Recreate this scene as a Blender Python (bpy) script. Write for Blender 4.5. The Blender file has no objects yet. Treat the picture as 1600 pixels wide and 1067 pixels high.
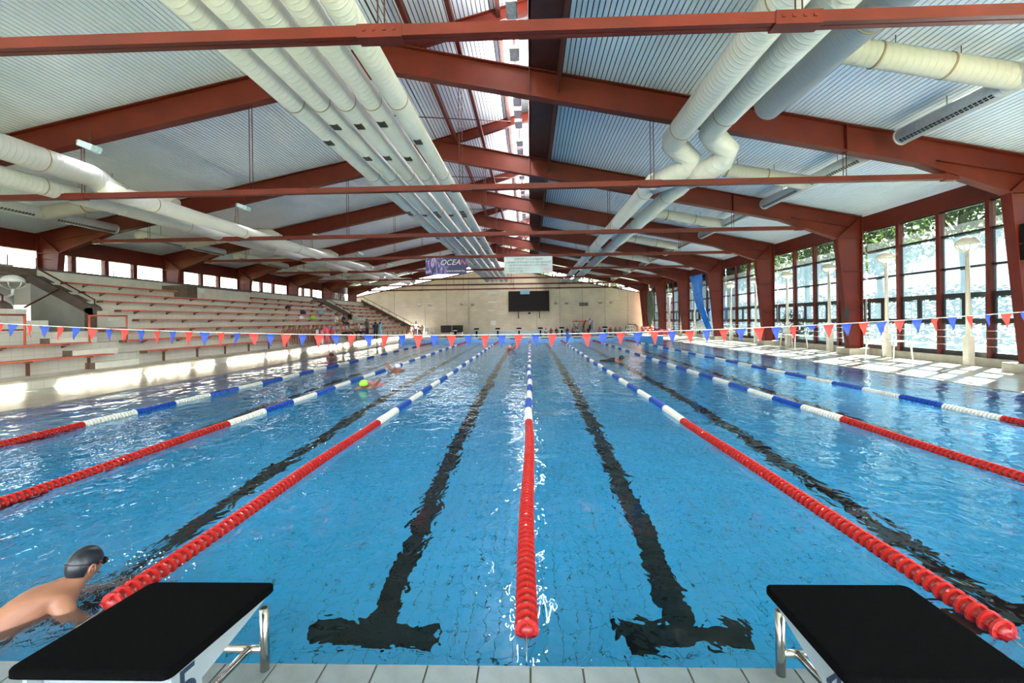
import bpy, bmesh, math, random
from mathutils import Vector, Matrix, Euler, Quaternion
random.seed(7)
PI = math.pi
S = bpy.context.scene
COL = S.collection

# ------------------------------------------------------------------ camera
cam_d = bpy.data.cameras.new('camera'); cam = bpy.data.objects.new('camera', cam_d); COL.objects.link(cam)
cam_d.sensor_width = 36.0; cam_d.lens = 36.0 * 700 / 1600
cam_d.shift_x = -7.0 / 1600; cam_d.shift_y = -33.7 / 1600
cam_d.clip_start = 0.05; cam_d.clip_end = 500
YAW, ROLL = 0.030, 0.0137
fwd = Vector((-math.sin(YAW), math.cos(YAW), 0)); rgt = Vector((math.cos(YAW), math.sin(YAW), 0)); up = Vector((0, 0, 1))
c_, s_ = math.cos(ROLL), math.sin(ROLL)
r2 = rgt * c_ - up * s_; u2 = rgt * s_ + up * c_
R = Matrix((r2, u2, -fwd)).transposed()
cam.matrix_world = Matrix.Translation((0.04, 0, 1.675)) @ R.to_4x4()
S.camera = cam

# ------------------------------------------------------------------ light
def nodes_of(idb):
    idb.use_nodes = True; nt = idb.node_tree
    for n in list(nt.nodes): nt.nodes.remove(n)
    return nt
w = bpy.data.worlds.new('sky'); S.world = w; nt = nodes_of(w)
o_ = nt.nodes.new('ShaderNodeOutputWorld'); bg = nt.nodes.new('ShaderNodeBackground')
tc = nt.nodes.new('ShaderNodeTexCoord'); sx = nt.nodes.new('ShaderNodeSeparateXYZ'); cr = nt.nodes.new('ShaderNodeValToRGB')
cr.color_ramp.elements[0].position = 0.0; cr.color_ramp.elements[0].color = (1.0, 1.0, 1.0, 1)
cr.color_ramp.elements[1].position = 0.75; cr.color_ramp.elements[1].color = (0.62, 0.80, 1.0, 1)
nt.links.new(tc.outputs['Generated'], sx.inputs[0]); nt.links.new(sx.outputs['Z'], cr.inputs[0])
nt.links.new(cr.outputs[0], bg.inputs[0]); nt.links.new(bg.outputs[0], o_.inputs[0])
bg.inputs[1].default_value = 9.0
sun_d = bpy.data.lights.new('sun', 'SUN'); sun = bpy.data.objects.new('sun', sun_d); COL.objects.link(sun)
sun_d.energy = 300.0; sun_d.angle = math.radians(0.6); sun_d.color = (1.0, 0.93, 0.82)
SUNV = Vector((0.8, 0.6, 0.64)).normalized()
sun.rotation_euler = SUNV.to_track_quat('Z', 'Y').to_euler()
S.view_settings.view_transform = 'Standard'; S.view_settings.look = 'None'
S.view_settings.gamma = 1.0; S.view_settings.use_curve_mapping = False
S.view_settings.exposure = 0.06
S.render.film_transparent = False
cy = S.cycles
cy.max_bounces = 9; cy.diffuse_bounces = 5; cy.glossy_bounces = 4; cy.transmission_bounces = 6; cy.transparent_max_bounces = 12
cy.caustics_refractive = True; cy.caustics_reflective = False
cy.sample_clamp_indirect = 30.0; cy.sample_clamp_direct = 0.0
cy.use_denoising = True
cy.blur_glossy = 0.5

# ------------------------------------------------------------------ materials
def mat(name, col, rough=0.6, metal=0.0, vary=0.0, scale=6.0, bump=0.0, bscale=40.0, spec=0.5, coat=0.0):
    m = bpy.data.materials.new(name); nt = nodes_of(m)
    out = nt.nodes.new('ShaderNodeOutputMaterial'); b = nt.nodes.new('ShaderNodeBsdfPrincipled')
    nt.links.new(b.outputs[0], out.inputs[0])
    b.inputs['Base Color'].default_value = (*col, 1); b.inputs['Roughness'].default_value = rough
    b.inputs['Metallic'].default_value = metal
    b.inputs['Specular IOR Level'].default_value = spec; b.inputs['Coat Weight'].default_value = coat
    tc = nt.nodes.new('ShaderNodeTexCoord')
    if vary:
        nz = nt.nodes.new('ShaderNodeTexNoise'); nz.inputs['Scale'].default_value = scale; nz.inputs['Detail'].default_value = 6
        nt.links.new(tc.outputs['Object'], nz.inputs['Vector'])
        mr = nt.nodes.new('ShaderNodeMapRange'); mr.inputs['From Min'].default_value = 0.3; mr.inputs['From Max'].default_value = 0.7
        mr.inputs['To Min'].default_value = 1 - vary; mr.inputs['To Max'].default_value = 1 + vary
        nt.links.new(nz.outputs[0], mr.inputs[0])
        mx = nt.nodes.new('ShaderNodeVectorMath'); mx.operation = 'SCALE'; mx.inputs[0].default_value = col
        nt.links.new(mr.outputs[0], mx.inputs['Scale']); nt.links.new(mx.outputs[0], b.inputs['Base Color'])
    if bump:
        n2 = nt.nodes.new('ShaderNodeTexNoise'); n2.inputs['Scale'].default_value = bscale; n2.inputs['Detail'].default_value = 4
        nt.links.new(tc.outputs['Object'], n2.inputs['Vector'])
        bp = nt.nodes.new('ShaderNodeBump'); bp.inputs['Strength'].default_value = bump; bp.inputs['Distance'].default_value = 0.01
        nt.links.new(n2.outputs[0], bp.inputs['Height']); nt.links.new(bp.outputs[0], b.inputs['Normal'])
    m.diffuse_color = (*col, 1)
    return m, nt, b, tc
M = {}
def mk(key, *a, **k): M[key] = mat(key, *a, **k)[0]
mk('steel_red', (0.112, 0.0125, 0.0055), 0.5, spec=0.3, vary=0.22, scale=1.3, bump=0.2, bscale=25)
mk('steel_dark', (0.07, 0.014, 0.010), 0.6, vary=0.25, scale=2)
mk('slat', (0.80, 0.86, 0.97), 0.34, vary=0.05, scale=0.6)
mk('slat_gap', (0.03, 0.035, 0.04), 0.8)
mk('cream_pole', (0.74, 0.68, 0.55), 0.4, vary=0.08, scale=4)
mk('bronze', (0.30, 0.20, 0.11), 0.5, vary=0.2, scale=8)
mk('vent_dark', (0.05, 0.04, 0.03), 0.6)
mk('slot_black', (0.012, 0.012, 0.012), 0.6)
mk('black_frame', (0.012, 0.013, 0.013), 0.4)
mk('alu', (0.55, 0.62, 0.66), 0.25, metal=0.8, vary=0.1)
mk('steel_tube', (0.62, 0.60, 0.57), 0.16, metal=1.0, vary=0.06, scale=30)
mk('lamp_glass', (0.66, 0.84, 0.92), 0.2, metal=0.0, vary=0.2, scale=8)
mk('block_top', (0.0018, 0.0018, 0.002), 0.9, vary=0.4, scale=60, bump=0.9, bscale=420, spec=0.05)
mk('block_grey', (0.22, 0.265, 0.30), 0.35, vary=0.08, scale=8)
mk('navy', (0.010, 0.022, 0.05), 0.4)
mk('coping', (0.215, 0.25, 0.265), 0.42, vary=0.14, scale=9, bump=0.15, bscale=90)
mk('grout', (0.10, 0.085, 0.06), 0.9)
mk('white_tile', (0.62, 0.60, 0.51), 0.4, vary=0.10, scale=2.5)
mk('step_white', (0.78, 0.75, 0.64), 0.5, vary=0.08, scale=3)
mk('brown_brick', (0.12, 0.085, 0.06), 0.75, vary=0.3, scale=9)
mk('grey_wall', (0.30, 0.30, 0.27), 0.7, vary=0.12, scale=1.5)
mk('beam_brown', (0.10, 0.075, 0.062), 0.6, vary=0.2, scale=3)
mk('bench_orange', (0.70, 0.15, 0.085), 0.5, vary=0.15, scale=3)
mk('rail_orange', (0.55, 0.10, 0.045), 0.4)
mk('concrete', (0.42, 0.38, 0.30), 0.7, vary=0.15, scale=5)
mk('float_dark', (0.26, 0.006, 0.006), 0.3, vary=0.1)
mk('float_red', (0.44, 0.020, 0.016), 0.25, vary=0.1, scale=5, coat=0.3)
mk('float_white', (0.75, 0.73, 0.66), 0.3, vary=0.06)
mk('float_blue', (0.010, 0.06, 0.36), 0.3, vary=0.1)
mk('cord_white', (0.75, 0.75, 0.72), 0.6)
mk('flag_red', (0.75, 0.030, 0.020), 0.6, vary=0.12, scale=6)
mk('flag_blue', (0.012, 0.05, 0.33), 0.6, vary=0.15, scale=6)
mk('scoreboard', (0.008, 0.007, 0.006), 0.9, vary=0.3, scale=3)
mk('rust', (0.12, 0.05, 0.02), 0.7)
mk('sign_blue', (0.25, 0.48, 0.62), 0.5, vary=0.15, scale=10)
mk('white_paint', (0.78, 0.78, 0.76), 0.45, vary=0.05)
mk('table_white', (0.80, 0.74, 0.66), 0.4)
mk('banner_white', (0.42, 0.50, 0.51), 0.6, vary=0.10, scale=2)
mk('banner_ink', (0.10, 0.13, 0.16), 0.7)
mk('banner_pink', (0.85, 0.12, 0.30), 0.6)
mk('tarp_blue', (0.01, 0.22, 0.75), 0.35, vary=0.3, scale=2.5)
mk('chute_orange', (0.80, 0.16, 0.04), 0.5, vary=0.3, scale=5)
mk('pile_pink', (0.85, 0.20, 0.24), 0.5, vary=0.2, scale=8)
mk('bark', (0.07, 0.05, 0.035), 0.9, vary=0.3, scale=10)
mk('ground', (0.16, 0.20, 0.10), 0.9, vary=0.3, scale=0.6)
mk('soffit_cream', (0.62, 0.56, 0.40), 0.6)
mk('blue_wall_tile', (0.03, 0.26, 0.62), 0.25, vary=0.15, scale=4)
mk('lane_black', (0.006, 0.016, 0.018), 0.8, vary=0.3, scale=12, spec=0.05)
mk('box_beige', (0.40, 0.28, 0.17), 0.8)
mk('eye_dark', (0.01, 0.01, 0.01), 0.2)
mk('goggle', (0.02, 0.02, 0.03), 0.15)
mk('towel_pink', (0.85, 0.13, 0.22), 0.9)
mk('green', (0.35, 0.75, 0.05), 0.6)
SKIN = mat('skin', (0.31, 0.135, 0.078), 0.5, vary=0.10, scale=6, bump=0.1, bscale=60)[0]
mk('cap_black', (0.010, 0.013, 0.020), 0.28, vary=0.2, scale=12)
for n, c in dict(cloth_white=(0.72, 0.74, 0.76), cloth_black=(0.015, 0.015, 0.018), cloth_navy=(0.02, 0.03, 0.07), cloth_blue=(0.22, 0.48, 0.60),
                 cloth_pink=(0.80, 0.25, 0.28), cloth_green=(0.35, 0.60, 0.50), cloth_red=(0.60, 0.05, 0.03), cloth_orange=(0.80, 0.22, 0.05),
                 cloth_khaki=(0.36, 0.27, 0.15), cloth_grey=(0.35, 0.37, 0.42), cloth_olive=(0.08, 0.10, 0.09),
                 hair_dark=(0.02, 0.014, 0.010), hair_brown=(0.07, 0.035, 0.02)).items():
    mk(n, c, 0.8, vary=0.1)

def add_wave_bump(key, axis, col, rough, scale, vary=0.06):
    m, nt, b, tc = mat(key, col, rough, vary=vary, scale=0.9)
    wv = nt.nodes.new('ShaderNodeTexWave'); wv.wave_type = 'BANDS'; wv.bands_direction = axis
    wv.inputs['Scale'].default_value = scale; wv.inputs['Distortion'].default_value = 0.0
    nt.links.new(tc.outputs['Object'], wv.inputs['Vector'])
    pw = nt.nodes.new('ShaderNodeMath'); pw.operation = 'POWER'; pw.inputs[1].default_value = 9
    nt.links.new(wv.outputs['Fac'], pw.inputs[0])
    bp = nt.nodes.new('ShaderNodeBump'); bp.inputs['Strength'].default_value = 0.45; bp.inputs['Distance'].default_value = 0.010
    nt.links.new(pw.outputs[0], bp.inputs['Height']); nt.links.new(bp.outputs[0], b.inputs['Normal'])
    M[key] = m
add_wave_bump('duct_along', 'Y', (0.54, 0.525, 0.52), 0.42, 2.2)
add_wave_bump('duct_across', 'X', (0.50, 0.465, 0.41), 0.45, 2.2)

def brick_mat(key, c1, c2, mortar, bw, bh, ms, rough, axes=('X', 'Z'), bump=0.3, vary=0.1, vs=0.7):
    m, nt, b, tc = mat(key, c1, rough)
    sp = nt.nodes.new('ShaderNodeSeparateXYZ'); cb = nt.nodes.new('ShaderNodeCombineXYZ')
    nt.links.new(tc.outputs['Object'], sp.inputs[0]); nt.links.new(sp.outputs[axes[0]], cb.inputs[0]); nt.links.new(sp.outputs[axes[1]], cb.inputs[1])
    bt = nt.nodes.new('ShaderNodeTexBrick'); bt.inputs['Color1'].default_value = (*c1, 1); bt.inputs['Color2'].default_value = (*c2, 1)
    bt.inputs['Mortar'].default_value = (*mortar, 1); bt.inputs['Scale'].default_value = 1.0
    bt.inputs['Brick Width'].default_value = bw; bt.inputs['Row Height'].default_value = bh; bt.inputs['Mortar Size'].default_value = ms
    bt.offset = 0.5 if bump > 0 else 0.0
    nt.links.new(cb.outputs[0], bt.inputs['Vector'])
    nz = nt.nodes.new('ShaderNodeTexNoise'); nz.inputs['Scale'].default_value = vs; nz.inputs['Detail'].default_value = 5
    nt.links.new(tc.outputs['Object'], nz.inputs['Vector'])
    mr = nt.nodes.new('ShaderNodeMapRange'); mr.inputs['From Min'].default_value = 0.3; mr.inputs['From Max'].default_value = 0.7
    mr.inputs['To Min'].default_value = 1 - vary; mr.inputs['To Max'].default_value = 1 + vary
    nt.links.new(nz.outputs[0], mr.inputs[0])
    mx = nt.nodes.new('ShaderNodeVectorMath'); mx.operation = 'SCALE'
    nt.links.new(bt.outputs['Color'], mx.inputs[0]); nt.links.new(mr.outputs[0], mx.inputs['Scale']); nt.links.new(mx.outputs[0], b.inputs['Base Color'])
    if bump:
        bp = nt.nodes.new('ShaderNodeBump'); bp.inputs['Strength'].default_value = abs(bump); bp.inputs['Distance'].default_value = 0.004; bp.invert = True
        nt.links.new(bt.outputs['Fac'], bp.inputs['Height']); nt.links.new(bp.outputs[0], b.inputs['Normal'])
    M[key] = m
brick_mat('cream_brick', (0.74, 0.65, 0.49), (0.68, 0.60, 0.46), (0.52, 0.46, 0.36), 0.5, 0.2, 0.012, 0.8)
brick_mat('deck_tile', (0.50, 0.46, 0.38), (0.47, 0.43, 0.36), (0.33, 0.30, 0.24), 0.25, 0.25, 0.008, 0.20, ('X', 'Y'), bump=-0.1, vary=0.12, vs=1.2)
brick_mat('stand_tile', (0.62, 0.60, 0.51), (0.60, 0.58, 0.49), (0.48, 0.47, 0.41), 0.30, 0.40, 0.008, 0.35, ('Y', 'Z'), bump=-0.1)
brick_mat('pool_tile', (0.035, 0.45, 0.85), (0.032, 0.43, 0.83), (0.015, 0.15, 0.26), 0.125, 0.25, 0.006, 0.35, ('X', 'Y'), bump=-0.1, vary=0.07, vs=0.8)
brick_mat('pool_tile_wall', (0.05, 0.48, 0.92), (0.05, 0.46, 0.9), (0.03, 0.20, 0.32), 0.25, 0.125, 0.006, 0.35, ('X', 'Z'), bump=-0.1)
mk('tile_single', (0.035, 0.45, 0.85), 0.35, vary=0.07, scale=0.8)

def water_mat():
    m = bpy.data.materials.new('pool_water'); nt = nodes_of(m)
    out = nt.nodes.new('ShaderNodeOutputMaterial'); g = nt.nodes.new('ShaderNodeBsdfGlass')
    g.inputs['IOR'].default_value = 1.333; g.inputs['Roughness'].default_value = 0.0; g.inputs['Color'].default_value = (0.93, 0.985, 1.0, 1)
    tc = nt.nodes.new('ShaderNodeTexCoord')
    mp = nt.nodes.new('ShaderNodeMapping'); mp.inputs['Scale'].default_value = (1.0, 0.8, 1.0); mp.inputs['Rotation'].default_value = (0, 0, 0.5)
    nt.links.new(tc.outputs['Object'], mp.inputs[0])
    def noise(sc, det, dist):
        n = nt.nodes.new('ShaderNodeTexNoise'); n.inputs['Scale'].default_value = sc; n.inputs['Detail'].default_value = det
        n.inputs['Distortion'].default_value = dist; nt.links.new(mp.outputs[0], n.inputs['Vector']); return n
    a = noise(1.1, 2, 0.6); b = noise(4.2, 2, 0.9); c = noise(11, 1.5, 0.6)
    def mul(n, k):
        q = nt.nodes.new('ShaderNodeMath'); q.operation = 'MULTIPLY'; q.inputs[1].default_value = k; nt.links.new(n.outputs[0], q.inputs[0]); return q
    def add(p, q):
        r = nt.nodes.new('ShaderNodeMath'); r.operation = 'ADD'; nt.links.new(p.outputs[0], r.inputs[0]); nt.links.new(q.outputs[0], r.inputs[1]); return r
    h = add(add(mul(a, 0.036), mul(b, 0.0125)), mul(c, 0.0024))
    # churned water round the swimmer at the near left
    vd = nt.nodes.new('ShaderNodeVectorMath'); vd.operation = 'DISTANCE'; vd.inputs[1].default_value = (-3.0, 2.45, 0)
    nt.links.new(tc.outputs['Object'], vd.inputs[0])
    mr = nt.nodes.new('ShaderNodeMapRange'); mr.inputs['From Min'].default_value = 1.1; mr.inputs['From Max'].default_value = 0.3
    nt.links.new(vd.outputs['Value'], mr.inputs[0])
    e = noise(9.0, 3, 1.5); em = mul(e, 0.022); mm = nt.nodes.new('ShaderNodeMath'); mm.operation = 'MULTIPLY'
    nt.links.new(em.outputs[0], mm.inputs[0]); nt.links.new(mr.outputs[0], mm.inputs[1]); h = add(h, mm)
    bp = nt.nodes.new('ShaderNodeBump'); bp.inputs['Strength'].default_value = 1.0; bp.inputs['Distance'].default_value = 1.0
    nt.links.new(h.outputs[0], bp.inputs['Height']); nt.links.new(bp.outputs[0], g.inputs['Normal'])
    nt.links.new(g.outputs[0], out.inputs[0]); M['water'] = m
water_mat()

def glass_mat(key, tcol, mixf, wcol):
    """dirty / frosted pane: transparent + scattering film, with a faint gloss"""
    m = bpy.data.materials.new(key); nt = nodes_of(m); out = nt.nodes.new('ShaderNodeOutputMaterial')
    t = nt.nodes.new('ShaderNodeBsdfTransparent'); t.inputs[0].default_value = (*tcol, 1)
    tl = nt.nodes.new('ShaderNodeBsdfTranslucent'); tl.inputs[0].default_value = (*wcol, 1)
    gl = nt.nodes.new('ShaderNodeBsdfGlossy'); gl.inputs['Roughness'].default_value = 0.05
    m1 = nt.nodes.new('ShaderNodeMixShader'); m2 = nt.nodes.new('ShaderNodeMixShader')
    tc = nt.nodes.new('ShaderNodeTexCoord'); mp = nt.nodes.new('ShaderNodeMapping'); mp.inputs['Scale'].default_value = (1, 3.0, 0.5)
    nz = nt.nodes.new('ShaderNodeTexNoise'); nz.inputs['Scale'].default_value = 2.0; nz.inputs['Detail'].default_value = 7; nz.inputs['Roughness'].default_value = 0.7
    nt.links.new(tc.outputs['Object'], mp.inputs[0]); nt.links.new(mp.outputs[0], nz.inputs['Vector'])
    mr = nt.nodes.new('ShaderNodeMapRange'); mr.inputs['From Min'].default_value = 0.35; mr.inputs['From Max'].default_value = 0.65
    mr.inputs['To Min'].default_value = mixf * 0.6; mr.inputs['To Max'].default_value = min(1, mixf * 1.35)
    nt.links.new(nz.outputs[0], mr.inputs[0]); nt.links.new(mr.outputs[0], m1.inputs[0])
    nt.links.new(t.outputs[0], m1.inputs[1]); nt.links.new(tl.outputs[0], m1.inputs[2])
    fr = nt.nodes.new('ShaderNodeFresnel'); fr.inputs[0].default_value = 1.1
    nt.links.new(fr.outputs[0], m2.inputs[0]); nt.links.new(m1.outputs[0], m2.inputs[1]); nt.links.new(gl.outputs[0], m2.inputs[2])
    nt.links.new(m2.outputs[0], out.inputs[0]); M[key] = m
glass_mat('pane_clear', (0.55, 0.60, 0.59), 0.05, (0.08, 0.09, 0.10))
glass_mat('pane_frosted', (0.45, 0.51, 0.54), 0.26, (0.038, 0.054, 0.065))
glass_mat('pane_white', (0.97, 0.98, 1.0), 0.05, (0.4, 0.4, 0.4))

def leaf_mat():
    m, nt, b, tc = mat('leaf', (0.06, 0.12, 0.03), 0.6)
    oi = nt.nodes.new('ShaderNodeTexNoise'); oi.inputs['Scale'].default_value = 1.2; oi.inputs['Detail'].default_value = 3
    nt.links.new(tc.outputs['Object'], oi.inputs['Vector'])
    cr = nt.nodes.new('ShaderNodeValToRGB'); cr.color_ramp.elements[0].color = (0.010, 0.024, 0.007, 1); cr.color_ramp.elements[1].color = (0.065, 0.09, 0.025, 1)
    cr.color_ramp.elements[0].position = 0.35; cr.color_ramp.elements[1].position = 0.65
    nt.links.new(oi.outputs[0], cr.inputs[0]); nt.links.new(cr.outputs[0], b.inputs['Base Color']); M['leaf'] = m
    tl = nt.nodes.new('ShaderNodeBsdfTranslucent'); mx = nt.nodes.new('ShaderNodeMixShader'); mx.inputs[0].default_value = 0.45
    out = [n for n in nt.nodes if n.type == 'OUTPUT_MATERIAL'][0]
    nt.links.new(cr.outputs[0], tl.inputs[0]); nt.links.new(b.outputs[0], mx.inputs[1]); nt.links.new(tl.outputs[0], mx.inputs[2]); nt.links.new(mx.outputs[0], out.inputs[0])
leaf_mat()

# ------------------------------------------------------------------ mesh helpers
class MB:
    def __init__(s): s.v = []; s.f = []; s.mi = []; s.sm = []
    def face(s, idx, mi=0, smooth=False): s.f.append(tuple(idx)); s.mi.append(mi); s.sm.append(smooth)
    def box(s, x0, x1, y0, y1, z0, z1, mi=0):
        b = len(s.v); s.v += [(x, y, z) for z in (z0, z1) for y in (y0, y1) for x in (x0, x1)]
        for q in ((0, 2, 3, 1), (4, 5, 7, 6), (0, 1, 5, 4), (2, 6, 7, 3), (0, 4, 6, 2), (1, 3, 7, 5)): s.face([b + i for i in q], mi)
        return s
    def prism(s, poly, axis, a, b, mi=0):
        """poly = 2D points; axis = extrusion axis; 2D coords are the other two in order"""
        n = len(poly); base = len(s.v)
        for t in (a, b):
            for p, q in poly:
                s.v.append({'Y': (p, t, q), 'X': (t, p, q), 'Z': (p, q, t)}[axis])
        s.face([base + i for i in range(n)], mi); s.face([base + n + i for i in range(n)][::-1], mi)
        for i in range(n):
            j = (i + 1) % n; s.face([base + i, base + n + i, base + n + j, base + j], mi)
        return s
    def bar(s, p, q, wy, t, mi=0):
        """flat strip in the XZ plane from p to q (x,z), width wy along Y, thickness t"""
        p = Vector((p[0], 0, p[1])); q = Vector((q[0], 0, q[1])); d = (q - p).normalized(); n = Vector((-d.z, 0, d.x)) * t / 2
        b = len(s.v)
        for y in (-wy / 2, wy / 2):
            for P in (p - n, p + n, q + n, q - n): s.v.append((P.x, y, P.z))
        for f in ((0, 1, 2, 3), (7, 6, 5, 4), (0, 4, 5, 1), (1, 5, 6, 2), (2, 6, 7, 3), (3, 7, 4, 0)): s.face([b + i for i in f], mi)
        return s
    def tube(s, pts, r, n=10, mi=0, caps=True, smooth=True):
        pts = [Vector(p) for p in pts]; N = len(pts); rs = r if isinstance(r, (list, tuple)) else [r] * N
        base = len(s.v); prev = None
        for i, p in enumerate(pts):
            if i == 0: t = pts[1] - pts[0]
            elif i == N - 1: t = pts[-1] - pts[-2]
            else: t = (pts[i + 1] - p).normalized() + (p - pts[i - 1]).normalized()
            t.normalize()
            if prev is None:
                a = Vector((0, 0, 1)) if abs(t.z) < 0.9 else Vector((1, 0, 0)); u = t.cross(a).normalized()
            else: u = (prev - t * prev.dot(t)).normalized()
            prev = u; v = t.cross(u)
            for k in range(n):
                an = 2 * PI * k / n; q = p + (u * math.cos(an) + v * math.sin(an)) * rs[i]; s.v.append(tuple(q))
        for i in range(N - 1):
            for k in range(n):
                k2 = (k + 1) % n; a = base + i * n
                s.face([a + k, a + k2, a + n + k2, a + n + k], mi, smooth)
        if caps:
            s.face([base + k for k in range(n)][::-1], mi); s.face([base + (N - 1) * n + k for k in range(n)], mi)
        return s
    def lathe(s, prof, c=(0, 0, 0), n=16, axis='Z', mi=0, smooth=True):
        """prof = [(r, h)...] round the axis"""
        base = len(s.v)
        for r, h in prof:
            for k in range(n):
                a = 2 * PI * k / n; x, y = r * math.cos(a), r * math.sin(a)
                s.v.append({'Z': (c[0] + x, c[1] + y, c[2] + h), 'Y': (c[0] + x, c[1] + h, c[2] + y), 'X': (c[0] + h, c[1] + x, c[2] + y)}[axis])
        for i in range(len(prof) - 1):
            for k in range(n):
                k2 = (k + 1) % n; a = base + i * n; s.face([a + k, a + k2, a + n + k2, a + n + k], mi, smooth)
        s.face([base + k for k in range(n)][::-1], mi); s.face([base + (len(prof) - 1) * n + k for k in range(n)], mi)
        return s
    def mirror_x(s, cx):
        m = MB(); m.v = [(2 * cx - x, y, z) for x, y, z in s.v]; m.f = [f[::-1] for f in s.f]; m.mi = list(s.mi); m.sm = list(s.sm); return m
    def add(s, o):
        b = len(s.v); s.v += o.v; s.f += [tuple(i + b for i in f) for f in o.f]; s.mi += o.mi; s.sm += o.sm; return s
    def shift(s, dx=0, dy=0, dz=0):
        s.v = [(x + dx, y + dy, z + dz) for x, y, z in s.v]; return s
    def mesh(s, name, mats):
        me = bpy.data.meshes.new(name); me.from_pydata(s.v, [], s.f)
        for m in (mats if isinstance(mats, (list, tuple)) else [mats]): me.materials.append(M[m] if isinstance(m, str) else m)
        me.polygons.foreach_set('material_index', s.mi); me.polygons.foreach_set('use_smooth', s.sm); me.update()
        bm = bmesh.new(); bm.from_mesh(me); bmesh.ops.recalc_face_normals(bm, faces=bm.faces); bm.to_mesh(me); bm.free()
        return me

def link(name, me, parent=None):
    o = bpy.data.objects.new(name, me); COL.objects.link(o)
    if parent is not None:
        o.parent = parent
        p = parent
        if p.type == 'EMPTY':
            o.matrix_parent_inverse = (Matrix.Translation(p.location) @ p.rotation_euler.to_matrix().to_4x4()).inverted()
    return o
def part(name, mb, mats, parent=None, label=None, kind=None):
    o = link(name, mb.mesh(name, mats) if isinstance(mb, MB) else mb, parent)
    if label: o['label'] = label
    if kind: o['kind'] = kind
    return o
def tag(o, label=None, cat=None, group=None, kind=None):
    if label: o['label'] = label
    if cat: o['category'] = cat
    if group: o['group'] = group
    if kind: o['kind'] = kind
    return o
def thing(name, label, cat, loc=(0, 0, 0), rz=0.0, group=None):
    o = bpy.data.objects.new(name, None); COL.objects.link(o); o.location = loc; o.rotation_euler = (0, 0, rz); o.empty_display_size = 0.2
    return tag(o, label, cat, group)
def dup(root, loc=None, rz=None, label=None, group=None, name=None):
    def cp(o, parent):
        c = o.copy(); COL.objects.link(c)
        if parent is not None:
            c.parent = parent; c.matrix_parent_inverse = o.matrix_parent_inverse.copy()
        for ch in kids.get(o, []): cp(ch, c)
        return c
    kids = {}
    def collect(o):
        kids[o] = list(o.children)
        for c in kids[o]: collect(c)
    collect(root)
    r = cp(root, None)
    if loc is not None: r.location = loc
    if rz is not None: r.rotation_euler = (0, 0, rz)
    if label: r['label'] = label
    if group: r['group'] = group
    return r
def struct(name, mb, mats, label=None):
    o = part(name, mb, mats); tag(o, label, None, None, 'structure'); return o
ORD = ['first', 'second', 'third', 'fourth', 'fifth', 'sixth', 'seventh', 'eighth', 'ninth', 'tenth', 'eleventh', 'twelfth']

RIDGE = -4.0
def roof_z(x):  # top of rafters
    return 9.75 - 0.207 * abs(x - RIDGE)
EAVE_R, EAVE_L = 14.75, -22.75
Y0, Y1 = -8.0, 56.0
BAYS = [5.95 + 7 * k for k in range(8)]          # frames
POOL_Y0, POOL_Y1, PX = 2.17, 52.2, 10.42
BULK_Y = 35.3
WATER_Z = -0.015
DEPTH = 1.6

# ------------------------------------------------------------------ setting: floor, pool
mb = MB()
mb.box(PX, 15.3, Y0, 56.4, -0.3, 0); mb.box(-13.1, -PX, Y0, 56.4, -0.3, 0)
mb.box(-PX, PX, Y0, 1.67, -0.3, 0); mb.box(-PX, PX, POOL_Y1, 56.4, -0.3, 0)
floor = struct('floor', mb, 'deck_tile', 'cream tiled pool deck')
mb = MB().box(-PX, PX, 1.67, POOL_Y0 - 0.004, -0.3, -0.006); part('grout_bed', mb, 'grout', floor)
tile = None
for j in range(2):
    for i in range(-18, 18):
        if tile is None:
            t = MB(); e = 0.006
            t.box(-0.12, 0.12, -0.12, 0.12, -0.02, 0.0); tile = t.mesh('tile', 'coping')
        o = link('tile', tile, floor); o.location = (0.02 + i * 0.25 + 0.125, POOL_Y0 - 0.122 - j * 0.25, 0)
# long rest of the coping outside the single tiles
mb = MB()
for sx_ in (-1, 1):
    x = 4.5
    while x < PX - 0.01:
        a, b = sorted((sx_ * x + 0.02, sx_ * min(x + 0.24, PX) + 0.02)); mb.box(a, b, 1.68, POOL_Y0, -0.02, 0.0); x += 0.25
part('tile_row', mb, 'coping', floor, kind='stuff')

mb = MB()
mb.box(-PX, PX, POOL_Y0, POOL_Y1, -DEPTH - 0.2, -DEPTH)
basin = struct('pool_basin', mb, 'pool_tile', 'light blue tiled swimming pool floor')
mb = MB()
mb.box(-PX - 0.2, PX + 0.2, POOL_Y0 - 0.3, POOL_Y0 - 0.002, -DEPTH, -0.021); mb.box(-PX - 0.2, PX + 0.2, POOL_Y1, POOL_Y1 + 0.3, -DEPTH, -0.301)
part('end_wall', mb, 'pool_tile_wall', basin)
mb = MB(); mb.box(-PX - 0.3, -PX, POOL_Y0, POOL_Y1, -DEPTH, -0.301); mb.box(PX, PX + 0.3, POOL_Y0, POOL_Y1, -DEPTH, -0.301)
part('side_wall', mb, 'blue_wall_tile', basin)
mb = MB()   # near field of single laid tiles
for j in range(26):
    for i in range(-41, 41):
        x = i * 0.125; y = POOL_Y0 + j * 0.25
        mb.box(x + 0.003, x + 0.122, y + 0.003, y + 0.247, -DEPTH, -DEPTH + 0.006)
part('floor_tiles', mb, 'tile_single', basin, kind='stuff')
mb = MB(); mb.box(-41 * .125, 41 * .125, POOL_Y0, POOL_Y0 + 6.5, -DEPTH, -DEPTH + 0.002)
part('grout_bed', mb, mat('grout_teal', (0.02, 0.11, 0.13), 0.8)[0], basin)
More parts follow.
